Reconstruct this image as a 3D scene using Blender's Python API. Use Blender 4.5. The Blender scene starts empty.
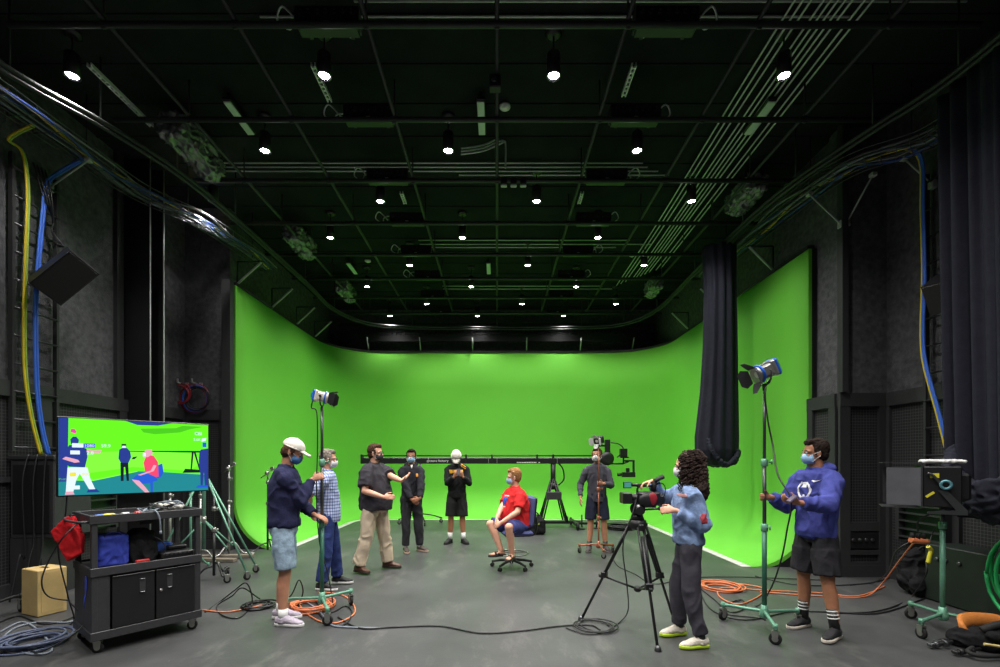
import bpy, math, random
from mathutils import Vector, Matrix, noise
random.seed(7)
V = Vector; PI = math.pi; R = math.radians
SC = bpy.context.scene
COL = SC.collection
# ---- camera calibration of the photograph (17 mm shift lens at eye height) ----
F = 472.0; VX = 497.0; HY = 462.0; CH = 1.55
def W(px, py, Y):            # the place at depth Y that the photo shows at (px, py)
    return V(((px-VX)*Y/F, Y, CH+(HY-py)*Y/F))
def G(px, py, z=0.0):        # the floor place the photo shows at (px, py)
    Y = F*(CH-z)/(py-HY)
    return V(((px-VX)*Y/F, Y, z))
def lin(c):
    return tuple((x/255/12.92 if x/255 <= .04045 else ((x/255+.055)/1.055)**2.4) for x in c)
# ---- materials ----
MATS = {}
def mat(name, c, rough=.6, metal=0.0, var=.12, scale=8.0, bump=0.0, bscale=60.0, emit=0.0, spec=.5):
    if name in MATS: return MATS[name]
    m = bpy.data.materials.new(name); m.use_nodes = True
    nt = m.node_tree; b = nt.nodes['Principled BSDF']; L = nt.links.new
    col = lin(c)
    b.inputs['Roughness'].default_value = rough
    b.inputs['Metallic'].default_value = metal
    b.inputs['Specular IOR Level'].default_value = spec
    tc = nt.nodes.new('ShaderNodeTexCoord')
    if var > 0:
        n = nt.nodes.new('ShaderNodeTexNoise'); n.inputs['Scale'].default_value = scale; n.inputs['Detail'].default_value = 5
        L(tc.outputs['Object'], n.inputs['Vector'])
        r = nt.nodes.new('ShaderNodeValToRGB')
        r.color_ramp.elements[0].position = .3; r.color_ramp.elements[1].position = .7
        r.color_ramp.elements[0].color = tuple(x*(1-var) for x in col)+(1,)
        r.color_ramp.elements[1].color = tuple(min(1, x*(1+var)+var*.004) for x in col)+(1,)
        L(n.outputs['Fac'], r.inputs['Fac']); L(r.outputs['Color'], b.inputs['Base Color'])
    else:
        b.inputs['Base Color'].default_value = col+(1,)
    if bump > 0:
        n2 = nt.nodes.new('ShaderNodeTexNoise'); n2.inputs['Scale'].default_value = bscale; n2.inputs['Detail'].default_value = 4
        L(tc.outputs['Object'], n2.inputs['Vector'])
        bp = nt.nodes.new('ShaderNodeBump'); bp.inputs['Strength'].default_value = bump; bp.inputs['Distance'].default_value = .01
        L(n2.outputs['Fac'], bp.inputs['Height']); L(bp.outputs['Normal'], b.inputs['Normal'])
    if emit > 0:
        b.inputs['Emission Color'].default_value = col+(1,); b.inputs['Emission Strength'].default_value = emit
    MATS[name] = m
    return m
def fabric(name, c, var=.15, bump=.5, bscale=45, rough=.9): return mat(name, c, rough, 0, var, 14, bump, bscale, spec=.2)
# ---- mesh builder ----
class MB:
    def __init__(s): s.v = []; s.f = []; s.mi = []; s.cur = 0; s.sm = []
    def add(s, vs, fs, smooth=True):
        o = len(s.v); s.v += [V(p) for p in vs]
        for f in fs: s.f.append([i+o for i in f]); s.mi.append(s.cur); s.sm.append(smooth)
        return s
    def box(s, c, d, rot=None, bev=0.0):
        c = V(c); h = [x/2 for x in d]
        if bev <= 0:
            vs = [V((sx*h[0], sy*h[1], sz*h[2])) for sx in (-1,1) for sy in (-1,1) for sz in (-1,1)]
            fs = [(0,1,3,2),(4,6,7,5),(0,4,5,1),(2,3,7,6),(0,2,6,4),(1,5,7,3)]
        else:
            b = min(bev, *[x*.9 for x in h]); vs = []; idx = {}
            for sx in (-1,1):
                for sy in (-1,1):
                    for sz in (-1,1):
                        for ax in range(3):
                            p = [sx*(h[0]-b), sy*(h[1]-b), sz*(h[2]-b)]; p[ax] = (sx,sy,sz)[ax]*h[ax]
                            idx[(sx,sy,sz,ax)] = len(vs); vs.append(V(p))
            I = lambda a,b_,c_,x: idx[(a,b_,c_,x)]
            fs = []
            for q in (-1,1):
                fs.append((I(q,-1,-1,0),I(q,1,-1,0),I(q,1,1,0),I(q,-1,1,0))[::q])
                fs.append((I(-1,q,-1,1),I(-1,q,1,1),I(1,q,1,1),I(1,q,-1,1))[::q])
                fs.append((I(-1,-1,q,2),I(1,-1,q,2),I(1,1,q,2),I(-1,1,q,2))[::q])
            for a in (-1,1):
                for b_ in (-1,1):
                    fs.append((I(a,b_,-1,0),I(a,b_,-1,1),I(a,b_,1,1),I(a,b_,1,0))[::-a*b_])
                    fs.append((I(a,-1,b_,0),I(a,-1,b_,2),I(a,1,b_,2),I(a,1,b_,0))[::a*b_])
                    fs.append((I(-1,a,b_,1),I(-1,a,b_,2),I(1,a,b_,2),I(1,a,b_,1))[::-a*b_])
                    for c_ in (-1,1): fs.append((I(a,b_,c_,0),I(a,b_,c_,1),I(a,b_,c_,2))[::a*b_*c_])
        if rot is not None: vs = [rot @ p for p in vs]
        return s.add([p+c for p in vs], fs, False)
    def ring(s, c, u, w, ru, rw, n):
        return [c+u*(ru*math.cos(2*PI*k/n))+w*(rw*math.sin(2*PI*k/n)) for k in range(n)]
    def loft(s, rings, caps=True, closed=False, smooth=True):
        n = len(rings[0]); vs = [p for r in rings for p in r]; fs = []
        m = len(rings)
        for i in range(m if closed else m-1):
            j = (i+1) % m
            for k in range(n): fs.append((i*n+k, i*n+(k+1)%n, j*n+(k+1)%n, j*n+k))
        s.add(vs, fs, smooth)
        if caps and not closed:
            o = len(s.v)-len(vs)
            s.f.append([o+k for k in range(n)][::-1]); s.mi.append(s.cur); s.sm.append(False)
            s.f.append([o+(m-1)*n+k for k in range(n)]); s.mi.append(s.cur); s.sm.append(False)
        return s
    def cyl(s, a, b, r0, r1=None, n=12):
        a = V(a); b = V(b); r1 = r0 if r1 is None else r1
        d = (b-a).normalized(); u = d.orthogonal().normalized(); w = d.cross(u)
        return s.loft([s.ring(a,u,w,r0,r0,n), s.ring(b,u,w,r1,r1,n)])
    def cap(s, a, b, r0, r1, n=14):        # rounded tapered limb
        a = V(a); b = V(b); d = (b-a)
        if d.length < 1e-6: return s.ell(a, (r0,)*3)
        d = d.normalized(); u = d.orthogonal().normalized(); w = d.cross(u); rs = []
        for t in (-1,-.8,-.45,0):
            q = max(.12, math.sqrt(max(0,1-t*t))); rs.append(s.ring(a+d*(t*r0),u,w,r0*q,r0*q,n))
        for t in (0,.45,.8,1):
            q = max(.12, math.sqrt(max(0,1-t*t))); rs.append(s.ring(b+d*(t*r1),u,w,r1*q,r1*q,n))
        return s.loft(rs)
    def ell(s, c, r, M=None, n=16, m=10, z0=-1.0, z1=1.0):
        c = V(c); rs = []
        a0 = math.asin(z0); a1 = math.asin(z1)
        for i in range(m+1):
            a = a0+(a1-a0)*i/m; q = max(.02, math.cos(a)); z = math.sin(a)
            rr = [V((r[0]*q*math.cos(2*PI*k/n), r[1]*q*math.sin(2*PI*k/n), r[2]*z)) for k in range(n)]
            if M is not None: rr = [M @ p for p in rr]
            rs.append([p+c for p in rr])
        return s.loft(rs)
    def tube(s, pts, r, n=8, sub=0, closed=False):
        pts = [V(p) for p in pts]
        if sub: pts = smooth_path(pts, sub, closed)
        rs = []; u = None; N = len(pts)
        for i, p in enumerate(pts):
            if closed: d = pts[(i+1)%N]-pts[i-1]
            else: d = pts[min(i+1,N-1)]-pts[max(i-1,0)]
            d = d.normalized() if d.length > 1e-9 else V((0,0,1))
            u = d.orthogonal().normalized() if u is None else (u-d*u.dot(d))
            u = u.normalized() if u.length > 1e-6 else d.orthogonal().normalized()
            w = d.cross(u); rr = r(i/(N-1)) if callable(r) else r
            rs.append(s.ring(p,u,w,rr,rr,n))
        return s.loft(rs, closed=closed)
    def lathe(s, a, b, prof, n=20):       # prof: (t along a->b, radius)
        a = V(a); b = V(b); d = (b-a).normalized(); u = d.orthogonal().normalized(); w = d.cross(u); L = b-a
        return s.loft([s.ring(a+L*t,u,w,max(r,.0004),max(r,.0004),n) for t, r in prof])
    def torus(s, c, ax, Rr, r, n=28, m=8, sq=None):
        c = V(c); ax = V(ax).normalized(); u = ax.orthogonal().normalized(); w = ax.cross(u)
        pts = [c+u*(Rr*math.cos(2*PI*k/n))+w*(Rr*math.sin(2*PI*k/n)) for k in range(n)]
        return s.tube(pts, r, m, closed=True)
    def prism(s, poly, c, u, w, th):      # flat outline with real thickness
        c = V(c); u = V(u).normalized(); w = V(w).normalized(); d = u.cross(w)*(th/2)
        A = [c+u*p[0]+w*p[1]-d for p in poly]; B = [c+u*p[0]+w*p[1]+d for p in poly]; n = len(poly)
        return s.add(A+B, [tuple(range(n))[::-1], tuple(range(n,2*n))]+[(k,(k+1)%n,n+(k+1)%n,n+k) for k in range(n)], False)
    def mesh(s, name, mats, inv=None):
        me = bpy.data.meshes.new(name)
        vs = s.v if inv is None else [inv @ p for p in s.v]
        me.from_pydata([tuple(p) for p in vs], [], s.f)
        for m in (mats if isinstance(mats, (list, tuple)) else [mats]): me.materials.append(m)
        me.polygons.foreach_set('material_index', s.mi)
        me.polygons.foreach_set('use_smooth', s.sm)
        me.update(); return me
    def build(s, name, mats, parent=None, world=True):
        inv = mat_of(parent).inverted() if (parent is not None and world) else None
        org = None
        if parent is None:                 # a top-level mesh keeps its origin at its base
            xs = [p.x for p in s.v]; ys = [p.y for p in s.v]; zs = [p.z for p in s.v]
            org = V(((min(xs)+max(xs))/2, (min(ys)+max(ys))/2, min(zs))); inv = Matrix.Translation(-org)
        o = bpy.data.objects.new(name, s.mesh(name, mats, inv)); COL.objects.link(o)
        if org is not None: o.location = org
        o.parent = parent
        return o
def mat_of(o):
    if o is None: return Matrix.Identity(4)
    return mat_of(o.parent) @ Matrix.Translation(o.location) @ o.rotation_euler.to_matrix().to_4x4()
def smooth_path(p, sub, closed=False):
    N = len(p); out = []
    rng = range(N if closed else N-1)
    for i in rng:
        if closed: a,b,c,d = p[i-1],p[i],p[(i+1)%N],p[(i+2)%N]
        else: a,b,c,d = p[max(i-1,0)],p[i],p[i+1],p[min(i+2,N-1)]
        for k in range(sub):
            t = k/sub
            out.append(.5*((2*b)+(c-a)*t+(2*a-5*b+4*c-d)*t*t+(3*b-a-3*c+d)*t*t*t))
    if not closed: out.append(p[-1])
    return out
def thing(name, label, cat, loc=(0,0,0), rz=0.0, group=None):
    o = bpy.data.objects.new(name, None); COL.objects.link(o)
    o.empty_display_size = .1; o.location = loc; o.rotation_euler = (0,0,rz)
    return tag(o, label, cat, group)
def tag(o, label, cat=None, group=None, kind=None):
    if label: o['label'] = label
    if cat: o['category'] = cat
    if group: o['group'] = group
    if kind: o['kind'] = kind
    return o
def struct(name, mb, m): 
    o = mb.build(name, m); o['kind'] = 'structure'; return o
def copy_tree(o, parent=None):
    c = o.copy(); COL.objects.link(c); c.parent = parent
    for ch in list(o.children): copy_tree(ch, c)
    return c
def text_mesh(txt, size, c, u, w, m, name, parent, th=.002, align='CENTER'):
    cu = bpy.data.curves.new(name, 'FONT'); cu.body = txt; cu.size = size; cu.extrude = th; cu.align_x = align; cu.align_y = 'CENTER'
    t = bpy.data.objects.new(name, cu); COL.objects.link(t)
    dg = bpy.context.evaluated_depsgraph_get(); me = bpy.data.meshes.new_from_object(t.evaluated_get(dg))
    bpy.data.objects.remove(t)
    u = V(u).normalized(); w = V(w).normalized(); n = u.cross(w); c = V(c)
    inv = mat_of(parent).inverted()
    for v in me.vertices: v.co = inv @ (c+u*v.co.x+w*v.co.y+n*v.co.z)
    me.materials.clear(); me.materials.append(m)
    o = bpy.data.objects.new(name, me); COL.objects.link(o); o.parent = parent
    return o
def organic(mb, name, mats, parent, vox=.008, sm=4, wr=0.0, wscale=(9,9,5), seed=0, fine=0.0):
    """fuse overlapping shapes into one continuous skin, smooth it, add cloth folds"""
    inv = mat_of(parent).inverted()
    tmp = bpy.data.objects.new('tmp', mb.mesh('tmp', mats, inv)); COL.objects.link(tmp)
    r = tmp.modifiers.new('r', 'REMESH'); r.mode = 'VOXEL'; r.voxel_size = vox; r.use_smooth_shade = True
    if sm:
        q = tmp.modifiers.new('s', 'SMOOTH'); q.factor = .5; q.iterations = sm
    dg = bpy.context.evaluated_depsgraph_get()
    me = bpy.data.meshes.new_from_object(tmp.evaluated_get(dg))
    bpy.data.objects.remove(tmp)
    if wr > 0 or fine > 0:
        off = V((seed*3.1, seed*1.7, seed*.9)); nr = [v.normal.copy() for v in me.vertices]
        for v, n_ in zip(me.vertices, nr):
            p = V((v.co.x*wscale[0], v.co.y*wscale[1], v.co.z*wscale[2]))+off
            d = noise.noise(p+noise.noise_vector(p*.7)*.8)
            k = wr*(1-2*abs(d)*1.6) if wr > 0 else 0
            if fine > 0: k += fine*noise.noise(v.co*55+off)
            v.co += n_*k
    me.name = name; me.materials.clear()
    for m in (mats if isinstance(mats,(list,tuple)) else [mats]): me.materials.append(m)
    for p in me.polygons: p.use_smooth = True
    o = bpy.data.objects.new(name, me); COL.objects.link(o); o.parent = parent
    return o
# ================= ROOM =================
def floor_mat():
    m = bpy.data.materials.new('painted_stage_floor'); m.use_nodes = True; nt = m.node_tree; L = nt.links.new
    b = nt.nodes['Principled BSDF']; tc = nt.nodes.new('ShaderNodeTexCoord')
    def nz(sc, det=6, rough=.6, st=None):
        n = nt.nodes.new('ShaderNodeTexNoise'); n.inputs['Scale'].default_value = sc; n.inputs['Detail'].default_value = det; n.inputs['Roughness'].default_value = rough
        if st:
            mp = nt.nodes.new('ShaderNodeMapping'); mp.inputs['Scale'].default_value = st; mp.inputs['Rotation'].default_value = (0,0,.5)
            L(tc.outputs['Object'], mp.inputs['Vector']); L(mp.outputs['Vector'], n.inputs['Vector'])
        else: L(tc.outputs['Object'], n.inputs['Vector'])
        return n
    a = nz(.8); r = nt.nodes.new('ShaderNodeValToRGB')
    r.color_ramp.elements[0].position = .32; r.color_ramp.elements[1].position = .7
    r.color_ramp.elements[0].color = lin((55,56,57))+(1,); r.color_ramp.elements[1].color = lin((78,79,79))+(1,)
    L(a.outputs['Fac'], r.inputs['Fac'])
    s = nz(3.2, 8, .75, (1,.35,1)); r2 = nt.nodes.new('ShaderNodeValToRGB')
    r2.color_ramp.elements[0].position = .54; r2.color_ramp.elements[1].position = .78
    r2.color_ramp.elements[0].color = (0,0,0,1); r2.color_ramp.elements[1].color = (.32,.32,.32,1)
    L(s.outputs['Fac'], r2.inputs['Fac'])
    mx = nt.nodes.new('ShaderNodeMix'); mx.data_type = 'RGBA'; mx.inputs[7].default_value = lin((150,148,142))+(1,)
    L(r2.outputs['Color'], mx.inputs[0]); L(r.outputs['Color'], mx.inputs[6])
    sp = nz(26, 4, .7); r3 = nt.nodes.new('ShaderNodeValToRGB')
    r3.color_ramp.elements[0].position = .70; r3.color_ramp.elements[1].position = .76
    r3.color_ramp.elements[0].color = (0,0,0,1); r3.color_ramp.elements[1].color = (.35,.35,.35,1)
    L(sp.outputs['Fac'], r3.inputs['Fac'])
    m2 = nt.nodes.new('ShaderNodeMix'); m2.data_type = 'RGBA'; m2.inputs[7].default_value = lin((175,172,165))+(1,)
    L(r3.outputs['Color'], m2.inputs[0]); L(mx.outputs[2], m2.inputs[6]); L(m2.outputs[2], b.inputs['Base Color'])
    b.inputs['Roughness'].default_value = .42; b.inputs['Specular IOR Level'].default_value = .5
    bp = nt.nodes.new('ShaderNodeBump'); bp.inputs['Strength'].default_value = .25; bp.inputs['Distance'].default_value = .004
    L(sp.outputs['Fac'], bp.inputs['Height']); L(bp.outputs['Normal'], b.inputs['Normal'])
    return m
def mesh_mat():     # woven wire screen over black backing
    m = bpy.data.materials.new('wire_screen_panel'); m.use_nodes = True; nt = m.node_tree; L = nt.links.new
    b = nt.nodes['Principled BSDF']; tc = nt.nodes.new('ShaderNodeTexCoord')
    sx = nt.nodes.new('ShaderNodeSeparateXYZ'); L(tc.outputs['Object'], sx.inputs[0])
    add = nt.nodes.new('ShaderNodeMath'); add.operation = 'ADD'; L(sx.outputs[0], add.inputs[0]); L(sx.outputs[1], add.inputs[1])
    outs = []
    for src in (add.outputs[0], sx.outputs[2]):
        md = nt.nodes.new('ShaderNodeMath'); md.operation = 'PINGPONG'; md.inputs[1].default_value = .019; L(src, md.inputs[0])
        lt = nt.nodes.new('ShaderNodeMath'); lt.operation = 'LESS_THAN'; lt.inputs[1].default_value = .0028; L(md.outputs[0], lt.inputs[0]); outs.append(lt)
    mxx = nt.nodes.new('ShaderNodeMath'); mxx.operation = 'MAXIMUM'; L(outs[0].outputs[0], mxx.inputs[0]); L(outs[1].outputs[0], mxx.inputs[1])
    mi = nt.nodes.new('ShaderNodeMix'); mi.data_type = 'RGBA'; mi.inputs[6].default_value = lin((26,26,27))+(1,); mi.inputs[7].default_value = lin((74,74,76))+(1,)
    L(mxx.outputs[0], mi.inputs[0]); L(mi.outputs[2], b.inputs['Base Color']); b.inputs['Roughness'].default_value = .7
    return m
M_floor = floor_mat(); M_mesh = mesh_mat()
M_wall = mat('acoustic_wall_panel', (88,88,91), .95, 0, .3, 14, 1.0, 70, spec=.15)
M_frame = mat('black_painted_wood', (47,48,49), .6, 0, .1, 5, .2, 30)
M_deck = mat('black_ceiling_deck', (33,37,37), .9, 0, .18, 3, .3, 20, spec=.1)
M_black = mat('black_painted_steel', (25,26,27), .5, 0, .15, 10)
M_pipe = mat('dull_painted_pipe', (48,52,50), .55, 0, .15, 6)
M_cond = mat('galvanised_conduit', (205,208,206), .45, .15, .1, 6)
M_steel = mat('bright_steel', (190,190,188), .35, .9, .08, 10)
M_dsteel = mat('dark_steel', (90,92,94), .4, .8, .1, 10)
M_plast = mat('black_plastic', (24,24,26), .45, 0, .1, 20)
M_rubber = mat('black_rubber', (20,20,21), .8, 0, .1, 20)
M_dgrey = mat('charcoal_powder_coat', (52,52,55), .5, 0, .12, 30, .15, 200)
M_white = mat('white_plastic', (225,225,222), .4, 0, .04, 8)
M_green = mat('chroma_green_paint', (108,198,63), .75, 0, .05, .5, .05, 50, spec=.25)
X0, X1 = -4.65, 4.6; YB = 13.6; ZT = 4.7; RC = 1.45; CV = .85
X_L = -5.6; X_R = 5.3; Y_LF = 8.46; Y_RF = 6.42; ZC = 6.1
b = MB(); b.box((0,5.5,-.1), (13,18,.2)); struct('floor', b, M_floor)
b = MB(); b.box((0,5.5,ZC+.05), (13,18,.1))
for k in range(30): b.box((0,-3+k*.6,ZC-.006), (13,.03,.012))
struct('ceiling', b, M_deck)
def slab(name, x0, x1, y0, y1, z0=0, z1=ZC, m=None):
    q = MB(); q.box(((x0+x1)/2,(y0+y1)/2,(z0+z1)/2), (x1-x0,y1-y0,z1-z0)); return struct(name, q, m or M_wall)
slab('wall_left', X_L-.2, X_L, -3, Y_LF+.2)
slab('wall_left_return', X_L, X0-.14, Y_LF, Y_LF+.2)
slab('wall_left_rear', X0-.55, X0-.35, Y_LF+.2, 14.3)
slab('wall_rear', -5.2, 5.2, 14.1, 14.3)
slab('wall_right', X_R, X_R+.2, -3, Y_RF+.2)
slab('wall_right_return', 4.66, X_R, Y_RF, Y_RF+.2)
slab('wall_right_rear', 4.72, 4.9, Y_RF+.2, 14.3)
slab('wall_front', -5.8, 5.5, -3.2, -3)
# cyclorama : plan path and section
def plan(off):
    pts = []
    xl, xr, yb, rc = X0+off, X1-off, YB-off, RC-off
    for k in range(9): pts.append((xl, 8.4+(YB-RC-8.4)*k/8))
    for k in range(1,12):
        a = PI-PI/2*k/12; pts.append((X0+RC+rc*math.cos(a), YB-RC+rc*math.sin(a)))
    for k in range(13): pts.append((X0+RC+(X1-X0-2*RC)*k/12, yb))
    for k in range(1,12):
        a = PI/2-PI/2*k/12; pts.append((X1-RC+rc*math.cos(a), YB-RC+rc*math.sin(a)))
    for k in range(11): pts.append((xr, YB-RC-(YB-RC-6.97)*k/10))
    return pts
sec = [(0,ZT),(0,3.7),(0,2.6),(0,1.6)]+[(CV*(1-math.cos(PI/2*k/14)), CV*(1-math.sin(PI/2*k/14))) for k in range(0,14)]+[(CV+.001,.004)]
back = [(CV,.0005)]+[(CV*(1-math.cos(PI/2*k/14))-.05*math.cos(PI/2*k/14), max(.0005, CV-(CV+.0)*math.sin(PI/2*k/14)-.06*math.sin(PI/2*k/14))) for k in range(13,-1,-1)]+[(-.05,ZT)]
full = sec+back
plans = [[(p[0],p[1]) for p in plan(o)] for o, z in full]
b = MB(); NP = len(plans[0])
rings = [[V((plans[j][i][0], plans[j][i][1], full[j][1])) for j in range(len(full))] for i in range(NP)]
b.loft(rings[::-1]); cyc = struct('wall_back', b, M_green); tag(cyc, 'bright green curved cyclorama wall with coved base')
def strip(name, o0, o1, z0, z1, m, lab=None):
    q = MB(); P0 = plan(o0); P1 = plan(o1)
    q.loft([[V((a[0],a[1],z0)),V((c[0],c[1],z0)),V((c[0],c[1],z1)),V((a[0],a[1],z1))] for a, c in zip(P0,P1)][::-1], smooth=False)
    o = struct(name, q, m)
    if lab: o['label'] = lab
    return o
strip('trim_1', CV-.005, CV+.13, .001, .006, mat('grey_floor_tape', (196,196,190), .6, 0, .1, 9), 'pale grey tape strip along the foot of the cyclorama')
strip('trim_2', -.09, .015, ZT, ZT+.05, M_black, 'black capping rail along the cyclorama top')
# black end caps that close the raw ends of the cyclorama
for nm, x, y, s in (('trim_3', X0, 8.39, 1), ('trim_4', X1, 6.96, -1)):
    q = MB(); poly = [(-.14,0),(CV,0)]+[(CV*(1-math.cos(PI/2*k/14))-.05*math.cos(PI/2*k/14), max(.0, CV-CV*math.sin(PI/2*k/14)-.06*math.sin(PI/2*k/14))) for k in range(13,-1,-1)]+[(-.05,ZT),(-.14,ZT)]
    q.prism([(s*p[0],p[1]) for p in poly][::s], (x,y+.02,0), (1,0,0), (0,0,1), .03); struct(nm, q, M_black)
b = MB(); b.box((X0-.085,8.3,ZT/2+.02),(.15,.12,ZT+.04)); struct('trim_5', b, M_frame)
# wainscot : rails, stiles and wire screens
def wains(name, p0, p1, nrm, stiles, extra=()):
    p0 = V((p0[0],p0[1],0)); p1 = V((p1[0],p1[1],0)); d = (p1-p0); Ln = d.length; d.normalize(); n = V((nrm[0],nrm[1],0))
    M = Matrix((d, n, V((0,0,1)))).transposed()
    q = MB()
    def bx(a, c, z0, z1, t): q.box(p0+d*((a+c)/2)+n*(t/2)+V((0,0,(z0+z1)/2)), (c-a,t,z1-z0), M)
    bx(0,Ln,2.30,2.48,.07); bx(0,Ln,0,.16,.07)
    for s_ in stiles: bx(max(0,s_-.07),min(Ln,s_+.07),.16,2.30,.066)
    for (a,c,z0,z1) in extra: bx(a,c,z0,z1,.062)
    struct(name, q, M_frame)
    g = MB(); g.box(p0+d*(Ln/2)+n*.012+V((0,0,1.23)), (Ln,.02,2.14), M); struct(name+'0', g, M_mesh)
wains('trim_6', (X_L,-2.9), (X_L,Y_LF), (1,0), [.07,1.6,3.1,4.6,6.1,7.6,8.7,9.9,11.29], [(0,11.3,1.32,1.38)])
wains('trim_7', (X_L,Y_LF), (X0-.16,Y_LF), (0,-1), [.06,.72], [])
wains('trim_8', (4.62,Y_RF), (X_R,Y_RF), (0,-1), [.07,.6], [(.1,.6,.62,.74),(.1,.6,.30,.36),(.1,.6,.16,.2)])
wains('trim_9', (X_R,Y_RF), (X_R,-2.9), (-1,0), [.05,1.0,2.0,3.4,4.8,6.2,7.6,9.2], [(0,9.3,1.32,1.38)])
wains('trim_10', (4.66,7.0), (4.66,Y_RF), (-1,0), [.05,.52], [])
# connector plate in the right return wall
t = thing('patch_panel', 'black connector plate with a row of round sockets low in the right return wall', 'wall panel', (4.95,6.36,.36))
b = MB(); b.box((4.95,6.375,.49),(.44,.02,.22),bev=.004); b.build('plate', M_black, t)
for k in range(4):
    b = MB(); b.lathe((4.80+.085*k,6.366,.50),(4.80+.085*k,6.345,.50),[(0,.02),(.6,.02),(1,.024),(1,.012)],12); b.build('socket', M_dsteel, t)
# pilaster lines / corner posts
for nm, c, d_ in (('trim_11',(X_L+.03,6.95,ZC/2+1.2),(.06,.12,ZC-2.4)),('trim_12',(4.66,6.36,(ZC+2.48)/2),(.08,.1,ZC-2.5)),('trim_13',(X_L+.03,4.1,(ZC+2.5)/2),(.06,.1,ZC-2.5))):
    b = MB(); b.box(c,d_); struct(nm, b, M_frame)
# steel column on the left
t = thing('steel_column', 'tall black steel column against the left wall behind the television', 'column', (-5.38,7.25,0))
b = MB(); b.box((-5.41,7.1,ZC/2),(.38,.03,ZC)); b.box((-5.41,7.38,ZC/2),(.38,.03,ZC)); b.box((-5.41,7.24,ZC/2),(.03,.26,ZC)); b.build('column_section', M_black, t)
b = MB(); b.cyl((-5.20,7.08,.05),(-5.20,7.08,ZC),.008); b.build('edge_conduit', M_cond, t)
b = MB(); b.cyl((-5.20,7.37,.05),(-5.20,7.37,ZC),.008); b.build('edge_conduit', M_cond, t)
b = MB(); b.box((-5.38,7.24,.02),(.44,.42,.04)); b.build('base_plate', M_black, t)
# ================= CEILING =================
ORD = ['nearest','second','third','fourth','fifth','sixth','seventh','farthest']
ZP = CH+4.07
PY = [4.395+1.218*k for k in range(8)]
for k, y in enumerate(PY):
    xl, xr = -4.55, 4.5
    b = MB(); b.cyl((xl,y,ZP),(xr,y,ZP),.03,n=10)
    for x in (-3.66,-1.22,1.22,3.66): b.cyl((x,y,ZP),(x,y,ZC-.01),.009,n=6)
    for x in (-3.66,-2.44,-1.22,0,1.22,2.44,3.66): b.torus((x,y,ZP+.005),(0,1,0),.036,.012,12,5)
    tag(b.build('ceiling_pipe', M_pipe), '%s of the black pipes running across the ceiling grid' % ORD[k].replace('nearest','the nearest').replace('farthest','the farthest'), 'pipe', 'cross pipes of the ceiling grid')
NM = {-3:'long ceiling pipe over the left side of the studio, outermost left',-2:'long ceiling pipe second from the left',-1:'long ceiling pipe just left of centre',0:'long ceiling pipe on the centre line',1:'long ceiling pipe just right of centre',2:'long ceiling pipe second from the right',3:'long ceiling pipe over the right side, outermost right'}
for k in range(-3,4):
    b = MB(); b.cyl((1.22*k,2.6,ZP+.052),(1.22*k,13.0,ZP+.052),.022,n=10)
    for y in (3.4,8,12.6): b.cyl((1.22*k,y,ZP+.05),(1.22*k,y,ZC-.01),.008,n=6)
    tag(b.build('ceiling_pipe', M_pipe), 'dark '+NM[k], 'pipe', 'lengthwise pipes of the ceiling grid')
# pendant downlights
LPOW = 240
M_lampface = mat('glowing_lamp_face', (255,250,255), .5, 0, 0, emit=60.0)
M_can = mat('black_lamp_can', (22,22,24), .4, 0, .08, 20)
M_refl = mat('lamp_reflector_ring', (215,215,220), .3, .6, 0)
def make_light():
    t = thing('ceiling_downlight', 'x', 'ceiling light')
    b = MB(); b.lathe((0,0,ZC),(0,0,ZC-.05),[(0,.09),(.5,.09),(1,.05)],18); b.build('canopy', M_can, t, False)
    b = MB(); b.cyl((0,0,ZC-.04),(0,0,CH+4.33),.009,n=8); b.build('stem', M_can, t, False)
    b = MB(); b.lathe((0,0,CH+4.34),(0,0,CH+4.08),[(0,.03),(.06,.062),(.12,.070),(1,.070),(1,.064),(.8,.056),(.78,.01)],22); b.build('lamp_can', M_can, t, False)
    b = MB(); b.torus((0,0,CH+4.085),(0,0,1),.069,.005,24,6); b.build('trim_ring', M_refl, t, False)
    b = MB(); b.cyl((0,0,CH+4.095),(0,0,CH+4.105),.054,n=22); b.build('lamp_face', M_lampface, t, False)
    ld = bpy.data.lights.new('downlight_lamp', 'SPOT'); ld.energy = LPOW; ld.spot_size = R(128); ld.spot_blend = 1.0; ld.shadow_soft_size = .07; ld.color = (1,.965,.93)
    lo = bpy.data.objects.new('lamp', ld); COL.objects.link(lo); lo.parent = t; lo.location = (0,0,CH+4.07)
    return t
base = make_light(); first = True
ROWY = [5.0+1.204*r for r in range(8)]; ROWY[7] = 13.22
LX = {0:[-4.5,-1.83,.6,3.04],1:[-3.05,-.64,1.84],2:[-4.45,-1.83,.62,3.05],3:[-3.04,-.63,1.84],4:[-1.82,.64,3.06],5:[-3.03,-.6,1.85],6:[-1.82,.64,3.08],7:[-3.0,-.55,1.86]}
rown = ['nearest row','second row','third row','fourth row','fifth row','sixth row','seventh row','farthest row, close to the green wall']
def lname(n, i):
    return {4:['far left','left of centre','right of centre','far right'],3:['left','middle','right']}[n][i]
LIGHTS = []
def add_light(x, y, lab, grp):
    global first
    o = base if first else copy_tree(base)
    first = False; o.location = (x,y,0); o['label'] = lab; o['group'] = grp
    LIGHTS.append((x,y))
    if y > 12.8:
        la = [c for c in o.children if c.type == 'LIGHT'][0]; la.data = la.data.copy(); la.data.energy = LPOW*.3      # the row at the wall is dimmed
for r in range(8):
    for i, x in enumerate(LX[r]):
        add_light(x, ROWY[r], 'lit black can pendant downlight, %s one in the %s' % (lname(len(LX[r]), i), rown[r]), 'pendant downlights under the ceiling')
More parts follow.
